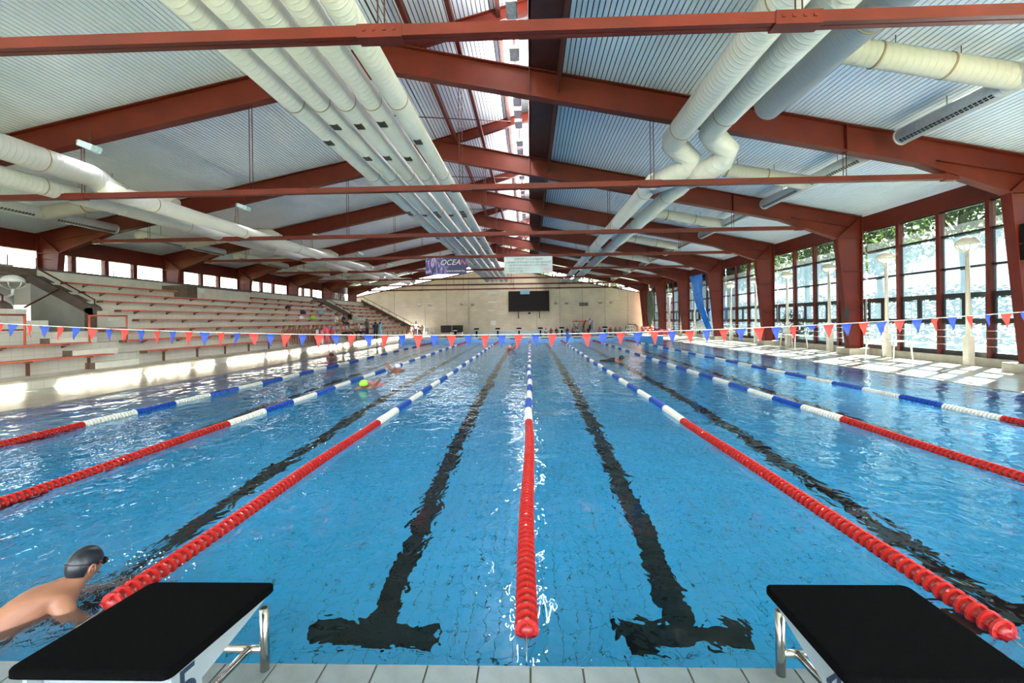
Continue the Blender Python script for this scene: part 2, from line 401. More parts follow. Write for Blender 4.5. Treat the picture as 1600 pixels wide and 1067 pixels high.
for x in (-8.75, -6.25, -3.75, -1.25, 1.25, 3.75, 6.25, 8.75):
    m1 = MB().box(x - 0.125, x + 0.125, 3.73, BULK_Y - 1.4, -DEPTH, -DEPTH + 0.009)
    m1.box(x - 0.5, x + 0.5, 3.46, 3.73, -DEPTH, -DEPTH + 0.009); m1.box(x - 0.5, x + 0.5, BULK_Y - 1.4, BULK_Y - 1.15, -DEPTH, -DEPTH + 0.009)
    m1.box(x - 0.125, x + 0.125, BULK_Y + 2, POOL_Y1 - 1.4, -DEPTH, -DEPTH + 0.009)
    part('lane_line', m1, 'lane_black', basin)

mb = MB(); mb.v = [(-PX, POOL_Y0, WATER_Z), (PX, POOL_Y0, WATER_Z), (PX, POOL_Y1, WATER_Z), (-PX, POOL_Y1, WATER_Z)]; mb.face((0, 1, 2, 3))
tag(part('pool_water', mb, 'water'), 'rippling blue water filling the pool', 'water', kind='stuff')

# bulkhead across the pool
bk = thing('bulkhead', 'blue tiled low bulkhead crossing the pool where the lane ropes end', 'bulkhead', (0, BULK_Y, -DEPTH))
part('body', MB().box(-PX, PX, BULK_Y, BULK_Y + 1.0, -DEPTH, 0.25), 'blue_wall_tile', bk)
part('walkway', MB().box(-PX, PX, BULK_Y - 0.02, BULK_Y + 1.02, 0.25, 0.30), 'white_tile', bk)
sl = None
for x in (-7.5, -5, -2.5, 0, 2.5, 5, 7.5):
    if sl is None: sl = MB().box(-0.32, 0.32, -0.01, 0.01, 0.17, 0.24).mesh('recess', 'slot_black')
    o = link('recess', sl, bk); o.location = (x - 1.25, BULK_Y - 0.005, 0)
# far parapet
mb = MB().box(-7.4, 10.6, 53.6, 53.8, 0, 0.38)
tag(part('parapet', mb, mat('parapet_blue', (0.50, 0.62, 0.66), 0.6, vary=0.08)[0]), 'low pale blue parapet behind the far starting blocks', 'wall')

# ------------------------------------------------------------------ walls, ceiling
WH = lambda x: 8.35 - 0.2 * abs(x - RIDGE)
mb = MB().prism([(-23, 0), (15.3, 0), (15.3, WH(15.3)), (RIDGE, WH(RIDGE)), (-23, WH(-23))], 'Y', 56.0, 56.4)
wb = struct('wall_back', mb, 'cream_brick', 'cream brick gable end wall')
mb = MB()
for a, b in ((-23, RIDGE), (RIDGE, 15.3)): mb.prism([(a, WH(a)), (b, WH(b)), (b, WH(b) + 0.12), (a, WH(a) + 0.12)], 'Y', 55.97, 56.43)
part('capping', mb, 'steel_dark', wb)
for x in (-17, -10.4, -7.6, 0.9, 3.8, 6.6, 9.4, 12.2):
    part('pilaster_joint', MB().box(x - 0.03, x + 0.03, 55.975, 56.0, 0.4, WH(x) - 0.1), 'concrete', wb)

# ceiling slats, joined (each is under 10 px wide)
def slat_field(xa, za, xb, zb, pitch=0.125):
    s = MB(); L = math.hypot(xb - xa, zb - za); n = int(L / pitch); dx, dz = (xb - xa) / L, (zb - za) / L
    nx, nz = -dz, dx
    if nz > 0: nx, nz = -nx, -nz     # pointing down
    for i in range(n):
        t0, t1 = i * pitch, i * pitch + 0.099; b = len(s.v)
        for y in (Y0, 56.0):
            for t, h in ((t0, -0.045), (t0, 0.0), (t1, 0.0), (t1, -0.045)):
                s.v.append((xa + dx * t + nx * h, y, za + dz * t + nz * h))
        for a, c in ((0, 1), (1, 2), (2, 3)): s.face([b + a, b + c, b + 4 + c, b + 4 + a])
    return s
RZ = 0.06
ceil = MB()
def slab(xa, za, xb, zb, t=0.12):
    ceil.prism([(xa, za), (xb, zb), (xb, zb + t), (xa, za + t)], 'Y', Y0, 58.2)
zL = roof_z(EAVE_L) + RZ; zR = roof_z(EAVE_R) + RZ
slab(EAVE_L - 1.6, zL - 0.33 + 0.055, RIDGE, roof_z(RIDGE) + RZ + 0.055)
MT = (0.35, 10.98)   # monitor top edge
slab(RIDGE, roof_z(RIDGE) + RZ + 0.055, MT[0] + 0.25, MT[1] + 0.07)
slab(0.95, roof_z(0.95) + RZ + 0.055, EAVE_R + 0.9, zR - 0.186 + 0.055)
ceiling = struct('ceiling', ceil, 'slat_gap', 'roof lined with narrow pale metal slats')
part('slats', slat_field(EAVE_L, zL, RIDGE, roof_z(RIDGE) + RZ), 'slat', ceiling, kind='stuff')
part('slats', slat_field(RIDGE, roof_z(RIDGE) + RZ, MT[0] - 0.05, MT[1]), 'slat', ceiling, kind='stuff')
part('slats', slat_field(0.95, roof_z(0.95) + RZ, EAVE_R, zR), 'slat', ceiling, kind='stuff')
# gutter box under the roof window, with upstand raised to narrow the sun band
mb = MB().box(0.1, 0.97, Y0, 56.0, 8.90, 8.94); mb.box(0.93, 0.97, Y0, 56.0, 8.2, 8.94)
mb.box(0.1, 0.16, Y0, 56.0, 8.9, 10.48)
tr = struct('trim_1', mb, 'steel_dark', 'dark red boxed gutter under the roof window')
# eaves soffits outside
part('soffit', MB().box(14.95, 15.75, Y0, 56, 5.56, 5.60), 'soffit_cream', ceiling)
# roof window (monitor glazing)
rw = None
k = 0
mull = MB().box(0.11, 0.17, -0.03, 0.03, 10.48, 10.95).mesh('glazing_bar', 'steel_dark')
pane_me = MB().box(0.135, 0.145, 0.03, 1.37, 10.49, 10.93).mesh('pane', 'pane_white')
rw = bpy.data.objects.new('window_17', None); COL.objects.link(rw); tag(rw, 'long roof window along the ridge', kind='structure')
y = Y0
while y < 56:
    o = link('glazing_bar', mull, rw); o.location = (0, y, 0)
    if y + 1.4 < 56.1: o = link('pane', pane_me, rw); o.location = (0, y, 0)
    y += 1.4

# ------------------------------------------------------------------ steel frames
def frame_half(side):
    """parts for the right half (side=1) or the mirrored left half"""
    P = []
    web = MB(); e = 0.012
    web.prism([(-4, 9.72), (14.45, roof_z(14.45) - 0.03), (14.45, 5.03), (13.42, 5.03), (11.0, 5.90), (-4, 8.95)], 'Y', -e, e)
    web.bar((-4, 9.735), (14.5, roof_z(14.5) - 0.015), 0.30, 0.03)
    web.bar((-4, 8.94), (11.0, 5.89), 0.30, 0.035); web.bar((11.0, 5.89), (13.42, 5.02), 0.30, 0.035)
    if side < 0: web = web.mirror_x(RIDGE)
    P.append(('rafter', web))
    col = MB(); zb = 0.25 if side > 0 else 3.9
    def xin(z): return 13.86 - 0.44 * (z - 0.25) / 4.8
    col.prism([(xin(zb), zb), (14.42, zb), (14.46, 5.03), (13.42, 5.03)], 'Y', -e, e)
    col.bar((xin(zb), zb), (13.42, 5.03), 0.30, 0.035); col.bar((14.42, zb), (14.46, roof_z(14.46) - 0.03), 0.30, 0.035)
    col.box(xin(zb) - 0.1, 14.55, -0.22, 0.22, zb - 0.02, zb + 0.02)
    if side < 0: col = col.mirror_x(RIDGE)
    P.append(('column', col))
    ST = [MB().box(x - 0.01, x + 0.01, -0.13, 0.13, roof_z(x) - 0.80, roof_z(x) - 0.02) for x in (0.12, 0.93, 9.0)[0 if side > 0 else 2:]]
    ST.append(MB().bar((13.42, 5.03), (14.45, 5.95), 0.26, 0.02).bar((13.42, 5.03), (14.46, 5.03), 0.26, 0.02)); ST.append(MB().bar((11.5, 5.98), (14.0, 5.52), 0.20, 0.02))
    if side > 0: ST += [MB().bar((xin(z), z), (14.44, z), 0.26, 0.02) for z in (1.9, 3.6)]
    for st in ST: P.append(('stiffener', st if side > 0 else st.mirror_x(RIDGE)))
    return P
fr = thing('steel_frame', 'x', 'roof frame', (0, 0, 0))
for sd in (1, -1):
    for n, m_ in frame_half(sd): part(n, m_, 'steel_red', fr)
mb = MB()   # monitor beam and post
mb.prism([(-3.6, 9.68), (-4.0, 9.76), (MT[0], 10.95), (MT[0], 10.60), (-3.0, 9.62)], 'Y', -0.012, 0.012)
mb.bar((-4.0, 9.78), (MT[0], 10.95), 0.2, 0.03); mb.bar((-3.2, 9.60), (MT[0], 10.60), 0.2, 0.03)
part('monitor_beam', mb, 'steel_red', fr)
part('monitor_post', MB().box(0.18, 0.30, -0.08, 0.08, 8.85, 10.9), 'steel_red', fr)
rod = MB(); rod.box(-19.9, 11.9, -0.09, -0.01, 5.45, 5.60); rod.box(-19.9, 11.9, 0.01, 0.09, 5.45, 5.60)
for x in (-19.9, 11.7): rod.box(x, x + 0.35, -0.1, 0.1, 5.42, 5.68)
part('tie_rod', rod, 'steel_red', fr)
for x in (-13.4, -1.9, 3.55):
    sp = MB().box(x - 0.3, x + 0.3, -0.10, 0.10, 5.43, 5.44); sp.box(x - 0.3, x + 0.3, -0.10, -0.092, 5.44, 5.61); sp.box(x - 0.3, x + 0.3, 0.092, 0.10, 5.44, 5.61)
    for q in (-0.2, -0.07, 0.07, 0.2): sp.box(x + q - 0.02, x + q + 0.02, -0.115, 0.115, 5.51, 5.54)
    part('splice_plate', sp, 'steel_red', fr)
for x in (-17.3, -13.2, -8.1, -1.9, 3.6, 9.0):
    for dx in (-0.045, 0.045): part('hanger', MB().tube([(x + dx, 0, 5.6), (x + dx, 0, roof_z(x) - 0.75)], 0.011, 5), 'steel_dark', fr)
names = ['nearest red steel roof frame, its tie bar crossing the top of the view',
         'second red steel roof frame from the camera, hung with the nearest floodlight',
         'third red steel roof frame from the camera, standing on the left stand end',
         'fourth red steel roof frame, its tie bar carrying the purple and white banners',
         'fifth red steel roof frame from the camera, next beyond the banners',
         'sixth red steel roof frame, beyond the one next to the banners',
         'seventh red steel roof frame, last but one before the brick end wall',
         'farthest red steel roof frame, close in front of the brick end wall']
fr['label'] = names[0]; fr['group'] = 'red roof frames'; fr.location = (0, BAYS[0], 0)
for k in range(1, 8): dup(fr, (0, BAYS[k], 0), label=names[k])
# purlins of the monitor
for i, (x, lb) in enumerate(((-3.1, 'left red purlin under the raised roof strip'), (-1.85, 'middle red purlin under the raised roof strip'), (-0.72, 'dark red purlin beside the roof window lamps'))):
    z = 9.60 if i == 0 else (9.42 if i == 1 else 10.44)
    mb = MB().box(x - 0.03, x + 0.03, Y0, 56, z, z + 0.16); mb.box(x - 0.09, x + 0.03, Y0, 56, z - 0.02, z)
    t = tag(part('purlin', mb, 'steel_red' if i < 2 else 'steel_dark'), lb, 'roof beam', 'monitor purlins')
for k in range(7):
    yb = BAYS[k]
    mb = MB().tube([(-6.0, yb + 3.2, 9.25), (-0.6, yb + 4.6, 9.45)], 0.02, 5)
    tag(part('brace_rod', mb, 'steel_dark'), 'thin brace rod under the raised roof strip, just behind the %s roof frame' % ['nearest', 'second', 'third', 'fourth', 'fifth', 'sixth', 'seventh'][k], 'rod', 'roof brace rods')

# ------------------------------------------------------------------ right window wall
mb = MB(); 
mb.box(14.62, 14.95, Y0, 56.0, 5.30, 6.05)
wr = struct('wall_right', mb, 'steel_red', 'red beam over the tall window wall')
mb = MB().box(14.5, 15.0, Y0, 56.0, 0.0, 0.25); part('curb', mb, 'concrete', wr)
pl = MB().box(13.65, 14.65, -0.42, 0.42, 0.0, 0.26).mesh('plinth', 'concrete')
for y in BAYS:
    o = link('plinth', pl, wr); o.location = (0, y, 0)
MX = 14.72
mull_me = MB().box(14.62, 14.84, -0.07, 0.07, 0.25, 5.31).mesh('mullion', 'steel_red')
rows = [(0.42, 1.36, 'pane_frosted'), (2.38, 3.21, 'pane_frosted'), (3.28, 4.36, 'pane_frosted'), (4.43, 5.24, 'pane_clear')]
pane_ms = [MB().box(14.715, 14.725, 0.07, 1.68, a, b).mesh('pane', m_) for a, b, m_ in rows]
vent_ms = [MB().box(14.715, 14.725, a, b, 1.52, 2.22).mesh('pane', 'pane_frosted') for a, b in ((0.16, 0.80), (0.95, 1.59))]
tr_m = MB()
for z, h in ((0.25, 0.17), (1.36, 0.16), (2.22, 0.16), (3.21, 0.07), (4.36, 0.07), (5.24, 0.07)): tr_m.box(14.69, 14.78, 0.06, 1.69, z, z + h)
for yy in (0.07, 0.80, 1.59): tr_m.box(14.69, 14.77, yy, yy + (0.15 if yy == 0.80 else 0.09), 1.5, 2.24)
tr_me = tr_m.mesh('sash_frame', 'black_frame')
rail_m = MB()
for z in (0.62, 0.88, 1.12): rail_m.tube([(14.58, 0.0, z), (14.58, 1.75, z)], 0.012, 5)
rail_me = rail_m.mesh('guard_rail', mat('rail_pale', (0.72, 0.55, 0.50), 0.5)[0])
for b in range(8):
    ya = BAYS[b] - 7
    W = bpy.data.objects.new('window_%d' % (b + 1), None); COL.objects.link(W); W.location = (0, ya, 0)
    tag(W, 'tall red-framed window bay', kind='structure')
    def wl(n, me, y):
        o = bpy.data.objects.new(n, me); COL.objects.link(o); o.parent = W; o.location = (0, y, 0); return o
    for i in range(4):
        if i: wl('mullion', mull_me, 1.75 * i)
        for me in pane_ms + vent_ms: wl('pane', me, 1.75 * i)
        wl('sash_frame', tr_me, 1.75 * i); wl('guard_rail', rail_me, 1.75 * i)
part('mullion', MB().box(14.62, 14.84, 55.8, 56, 0.25, 5.31), 'steel_red', wr)

# ------------------------------------------------------------------ left window wall
mb = MB().box(-22.95, -22.65, Y0, 56.0, 5.15, 6.05)
wlft = struct('wall_left', mb, 'steel_red', 'red beam over the left window strip')
part('lower_wall', MB().box(-23.0, -22.6, Y0, 56.0, 0.0, 4.28), 'grey_wall', wlft)
mull_l = MB().box(-22.9, -22.68, -0.12, 0.12, 4.28, 5.16).mesh('mullion', 'steel_red')
pane_l = MB().box(-22.8, -22.79, 0.12, 1.63, 4.32, 5.15).mesh('pane', 'pane_white')
sill_l = MB().box(-22.95, -22.6, 0.0, 1.75, 4.26, 4.33).mesh('sill', 'steel_dark')
for b in range(8):
    W = bpy.data.objects.new('window_%d' % (b + 9), None); COL.objects.link(W); W.location = (0, BAYS[b] - 7, 0)
    tag(W, 'low strip window behind the stand', kind='structure')
    for i in range(4):
        for n, me in (('mullion', mull_l), ('pane', pane_l), ('sill', sill_l)):
            if n == 'mullion' and i == 0: continue
            o = bpy.data.objects.new(n, me); COL.objects.link(o); o.parent = W; o.location = (0, 1.75 * i, 0)
# gable glazing above the brick wall
W = bpy.data.objects.new('window_18', None); COL.objects.link(W); tag(W, 'sloping glazed strip over the end wall', kind='structure')
x = -22.6
while x < 14.5:
    x2 = min(x + 2.3, 14.7)
    if x < RIDGE < x2: x2 = RIDGE
    zt = lambda q: roof_z(q) + 0.05
    m_ = MB().prism([(x + 0.04, WH(x + 0.04) + 0.12), (x2 - 0.04, WH(x2 - 0.04) + 0.12), (x2 - 0.04, zt(x2)), (x + 0.04, zt(x))], 'Y', 56.18, 56.20)
    part('pane', m_, 'pane_white', W)
    part('glazing_bar', MB().box(x - 0.04, x + 0.04, 56.14, 56.24, WH(x) + 0.1, zt(x)), 'steel_dark', W)
    x = x2

# ------------------------------------------------------------------ grandstand
RISE, RUN, XR, ZB = 0.40, 0.77, -14.3, 0.28
NR = 8
gs = bpy.data.objects.new('grandstand', None); COL.objects.link(gs); tag(gs, 'stepped white tiled spectator stand along the left side', 'grandstand', kind='structure'); del gs['category']
part('ledge', MB().box(-14.31, -13.1, Y0, 54.6, 0, ZB), 'stand_tile', gs)
part('ledge_edge', MB().box(-13.25, -13.08, Y0, 54.6, ZB - 0.05, ZB + 0.01), 'concrete', gs)
VOM = [(15.0, 18.0), (41.6, 44.6)]
def tier(k, ya, yb):
    x1 = XR - RUN * k; z1 = ZB + RISE * (k + 1)
    x0 = -22.6 if k == NR - 1 else x1 - RUN
    if k in (2,): x0 = min(x0, x0)
    return MB().box(x0, x1, ya, yb, 0.0 if k < 3 else z1 - 0.9, z1)
for k in range(NR):
    if k < 3:
        part('tier', tier(k, Y0, 54.6), 'stand_tile', gs)
    else:
        for a, b in ((Y0, 15.0), (18.0, 41.6), (44.6, 54.6)): part('tier', tier(k, a, b), 'stand_tile', gs)
for a, b in VOM: part('landing', MB().box(-22.6, XR - 3 * RUN, a, b, 1.3, ZB + 3 * RISE), 'white_tile', gs)
for a, b in ((Y0, 15.0), (18.0, 41.6), (44.6, 54.6)):
    part('back_parapet', MB().box(-20.6, -20.4, a, b, ZB + RISE * NR, 4.02), 'white_tile', gs)
    part('gallery', MB().box(-22.6, -20.6, a, b, 3.6, 3.95), 'beam_brown', gs)
    part('parapet_cap', MB().box(-20.75, -20.35, a, b, 4.02, 4.10), 'beam_brown', gs)
for a, b in VOM:
    part('back_wall', MB().box(-21.6, -21.4, a, b, 1.4, 4.25), 'grey_wall', gs)
    part('gallery_bridge', MB().box(-22.6, -20.4, a, b, 3.80, 4.05), 'brown_brick', gs)
# flank walls of the passages with sloping beams
def flank(y, thick, xlo=-16.7):
    z_at = lambda x: ZB + RISE * NR - (x + 20.4) * 0.53 + 0.30
    P = [(-20.6, 1.0), (xlo - 1.3, 1.0), (xlo - 1.3, z_at(xlo - 1.3) - 0.35), (-20.6, z_at(-20.6) - 0.35)]
    y -= 0.07; part('flank_wall', MB().prism(P, 'Y', y, y + thick), 'grey_wall', gs)
    P = [(-20.7, z_at(-20.7) - 0.40), (xlo - 1.2, z_at(xlo - 1.2) - 0.40), (xlo - 1.2, z_at(xlo - 1.2)), (-20.7, z_at(-20.7))]
    part('sloping_beam', MB().prism(P, 'Y', y - 0.06, y + thick + 0.06), 'beam_brown', gs)
    part('pier', MB().box(xlo - 1.55, xlo - 1.15, y - 0.06, y + thick + 0.06, 1.2, z_at(xlo - 1.2) - 0.05), 'brown_brick', gs)
    h = MB().tube([(-20.5, y + thick / 2, z_at(-20.5) + 0.3), (xlo - 1.3, y + thick / 2, z_at(xlo - 1.3) + 0.25), (xlo - 1.3, y + thick / 2, z_at(xlo - 1.3) - 0.3)], 0.03, 6)
    part('handrail', h, 'steel_dark', gs)
for y in (14.75, 18.0, 41.35, 44.6): flank(y, 0.25)
# end flank at the brick wall side
za = lambda x: 4.15 - (x + 20.4) * 0.535
part('end_flank', MB().prism([(-20.6, 0), (-13.3, 0), (-13.3, za(-13.3) - 0.1), (-20.6, za(-20.6) - 0.1)], 'Y', 54.6, 54.8), 'brown_brick', gs)
part('sloping_beam', MB().prism([(-20.7, za(-20.7) - 0.2), (-13.3, za(-13.3) - 0.2), (-13.3, za(-13.3) + 0.1), (-20.7, za(-20.7) + 0.1)], 'Y', 54.5, 54.9), 'beam_brown', gs)
h = MB().tube([(-22.3, 54.7, 4.6), (-20.5, 54.7, 4.75), (-13.5, 54.7, za(-13.5) + 0.5), (-13.4, 54.7, 0.3)], 0.035, 6)
for q in range(8):
    x = -20 + q * 0.9; h.tube([(x, 54.7, za(x)), (x, 54.7, za(x) + 0.52)], 0.02, 5)
part('handrail', h, 'steel_dark', gs)
# stair blocks in the first aisle
for k in range(3):
    x = XR - RUN * k; z = ZB + RISE * k
    part('stair_step', MB().box(x, x + 0.36, 14.0 + 0.02 * k, 15.6, z, z + 0.2), 'step_white', gs)
    part('stair_step_end', MB().box(x + 0.02, x + 0.34, 13.985 + 0.02 * k, 14.0 + 0.02 * k, z, z + 0.2), 'brown_brick', gs)
# rails along the windows
for a, b in ((18.2, 22.6), (23.0, 27.5), (30.5, 36.0), (36.6, 41.4), (44.9, 54.4), (3, 14.6)):
    h = MB().tube([(-21.9, a, 3.95), (-21.9, a, 4.72), (-21.9, b, 4.72), (-21.9, b, 3.95)], 0.025, 6)
    y = a + 1.1
    while y < b - 0.3: h.tube([(-21.9, y, 3.95), (-21.9, y, 4.72)], 0.018, 5); y += 1.1
    part('gallery_rail', h, 'steel_dark', gs)
# press box in the stand
bx = thing('press_box', 'white walled press box set into the top rows of the stand', 'booth', (-19.6, 27.5, 2.9))
wp = part('wall_panel', MB().box(-20.38, -18.96, 25.1, 29.9, 3.09, 3.78), 'white_tile', bx)
part('capping', MB().box(-20.39, -18.92, 25.0, 30.0, 3.78, 3.93), 'beam_brown', bx)
part('side_pier', MB().box(-20.38, -18.98, 24.3, 25.1, 3.09, 3.85), 'brown_brick', bx)
part('notice', MB().box(-18.96, -18.945, 25.25, 25.6, 3.5, 3.72), 'white_paint', wp)
# benches: one per row and block
def bench(k, ya, yb, label):
    x = XR - RUN * k; z = ZB + RISE * (k + 1)
    t = thing('bench', label, 'bench', (x, ya, z), 0, 'orange stand benches')
    pk = part('plank', MB().box(x - 0.02, x + 0.30, ya, yb, z + 0.01, z + 0.055), 'bench_orange', t)
    br = MB(); y = ya + 0.9
    while y < yb:
        br.box(x + 0.005, x + 0.26, y - 0.02, y + 0.02, z - 0.02, z + 0.01)
        if k == 0: br.box(x + 0.10, x + 0.16, y - 0.03, y + 0.03, z - RISE, z - 0.04)
        else: br.prism([(x + 0.005, z - 0.11), (x + 0.03, z - 0.11), (x + 0.2, z - 0.04), (x + 0.005, z - 0.04)], 'Y', y - 0.02, y + 0.02)
        y += 1.75
    part('bracket', br, 'rust', t, kind='stuff')
    part('end_cap', MB().box(x, x + 0.28, ya - 0.03, ya, z - 0.04, z + 0.05), 'rust', pk)
RW = ['lowest', 'second', 'third', 'fourth', 'fifth', 'sixth', 'seventh', 'top']
for k in range(8):
    rn = RW[k] + (' row' if k in (0, 7) else ' row up')
    if k < 3:
        if k < 2: bench(k, Y0 + 0.1, 14.7, 'orange plank bench left of the white steps, %s' % rn)
        bench(k, 16.05, 41.0, 'orange plank bench right of the white steps, %s' % rn)
    elif k < 6 or k == 7:
        if k == 7:
            bench(k, 18.3, 24.2, 'short orange bench left of the press box, top row'); bench(k, 30.1, 41.2, 'orange bench right of the press box, top row')
        else: bench(k, 18.3, 41.2, 'long orange plank bench of the main stand, %s' % rn)
    else: bench(k, 18.3, 41.2, 'long orange plank bench just under the press box, seventh row up')
    bench(k, 44.95 if k > 2 else 41.6, 54.4, 'orange bench of the far stand block, %s' % rn)
# orange guard rails on the landing edge
def guard(y0, y1, x, z, label):
    t = thing('guard_rail', label, 'railing', (x, y0, z), 0, 'orange guard rails')
    part('rail', MB().tube([(x, y0, z + 0.95), (x, y1, z + 0.95)], 0.028, 8).tube([(x, y0, z + 0.5), (x, y1, z + 0.5)], 0.022, 8), 'rail_orange', t)
    for y in (y0, y1): part('post', MB().tube([(x, y, z), (x, y, z + 0.97)], 0.03, 8), 'rail_orange', t)
guard(10.5, 13.15, -15.3, ZB + 2 * RISE, 'orange guard rail at the left edge of the picture')
guard(15.15, 16.6, -15.3, ZB + 2 * RISE, 'orange guard rail beside the stand corner pier')
t = tag(part('handrail', MB().tube([(-17.5, 15.05, 2.35), (-19.3, 17.85, 3.2)], 0.03, 6), 'steel_dark'), 'dark sloping handrail on the passage wall', 'handrail')

# ------------------------------------------------------------------ ducts
def duct(name, label, cat, pts, r, mats, collars, group=None, axis='Y', vents=()):
    t = thing(name, label, cat, pts[0], 0, group)
    pp = part('pipe', MB().tube(pts, r, 28), mats, t)
    for y in collars:
        p = None
        for a, b in zip(pts, pts[1:]):
            ca, cb = (a[1], b[1]) if axis == 'Y' else (a[0], b[0])
            if min(ca, cb) <= y <= max(ca, cb) and abs(cb - ca) > 0.05:
                f = (y - ca) / (cb - ca); p = Vector(a).lerp(Vector(b), f); d = (Vector(b) - Vector(a)).normalized()
        if p is not None: part('collar', MB().tube([p - d * 0.012, p + d * 0.012], r + 0.010, 28), 'bronze', pp)
    return t
ZD = 1.675 + 4.6
DN = ['leftmost', 'second', 'middle', 'fourth', 'rightmost']
vt = [[13.7, 22.7, 23.15, 30, 36, 37, 44, 50], [12.6, 15.1, 23.4, 36.5, 44.5], [12.6, 15.1, 22.8, 23.3, 23.8, 30, 36, 37, 50], [12.5, 15.2, 23.5, 36.5, 44.5], [13.8, 22.8, 23.3, 23.8, 30.4, 36, 37, 50]]
for i in range(5):
    x = 0.04 - 4.6 * (1.055 - 0.118 * i)
    t = duct('ceiling_duct', '%s of the five white round ducts running side by side' % DN[i], 'duct', [(x, Y0, ZD), (x, 51.5, ZD)], 0.214, 'duct_along', [4.5 + 4.7 * q for q in range(11)], 'bundle of five ducts')
    v = MB().box(x - 0.08, x + 0.09, -0.13, 0.13, ZD - 0.225, ZD - 0.15).mesh('vent', 'vent_dark')
    for y in [q * 0.79 for q in vt[i]]:
        o = link('vent', v, t); o.location = (0, y, 0)
        o.matrix_parent_inverse = Matrix.Translation(-Vector(t.location))
duct('ceiling_duct', 'long white duct of the right group ending in an elbow, nearest the ridge', 'duct',
     [(4.15, Y0, 6.70), (4.15, 12.7, 6.70), (4.22, 13.0, 6.67), (4.5, 13.2, 6.52), (4.78, 13.3, 6.34), (4.72, 13.5, 6.1), (4.3, 13.8, 5.93), (3.95, 14.2, 5.88)], 0.32, 'duct_along', [2.1, 7.2, 12.0], 'right duct group')
duct('ceiling_duct', 'middle white duct of the right group, bending down to a lower duct', 'duct',
     [(4.95, Y0, 6.70), (4.95, 12.0, 6.70), (5.02, 12.3, 6.67), (5.3, 12.55, 6.52), (5.6, 12.65, 6.34), (5.55, 12.9, 6.1), (5.2, 13.3, 5.93), (4.9, 13.7, 5.88)], 0.32, 'duct_along', [2.3, 7.5, 11.2], 'right duct group')
duct('ceiling_duct', 'short white duct of the right group with a blunt capped end', 'duct', [(5.82, Y0, 6.72), (5.82, 10.95, 6.72)], 0.32, 'duct_along', [2.3, 7.7], 'right duct group')
duct('ceiling_duct', 'lower left duct running on from the right group elbows', 'duct', [(3.92, 13.9, 5.88), (3.92, 51, 5.88)], 0.26, 'duct_along', [15 + 4.7 * q for q in range(8)], 'right duct group')
duct('ceiling_duct', 'lower right duct running on from the right group elbows', 'duct', [(4.87, 13.5, 5.88), (4.87, 44, 5.88)], 0.26, 'duct_along', [15.6 + 4.7 * q for q in range(7)], 'right duct group')
# left side pair
duct('ceiling_duct', 'large white duct over the stand ending beside the nearest floodlight', 'duct',
     [(-13.0, Y0, 6.15), (-13.0, 12.9, 6.15), (-13.04, 13.2, 6.12), (-13.0, 13.5, 5.95), (-12.8, 13.8, 5.8)], 0.32, 'duct_along', [9.6, 11.6], 'left duct group')
duct('ceiling_duct', 'inner white duct over the stand running to the far end', 'duct', [(-12.75, 13.2, 5.78), (-12.75, 47, 5.78)], 0.26, 'duct_along', [14.9 + 4.7 * q for q in range(7)], 'left duct group')
duct('ceiling_duct', 'outer white duct over the stand, lower of the pair', 'duct', [(-14.0, Y0, 5.72), (-14.0, 41, 5.72)], 0.25, 'duct_along', [12.5, 18, 24, 30, 36], 'left duct group')
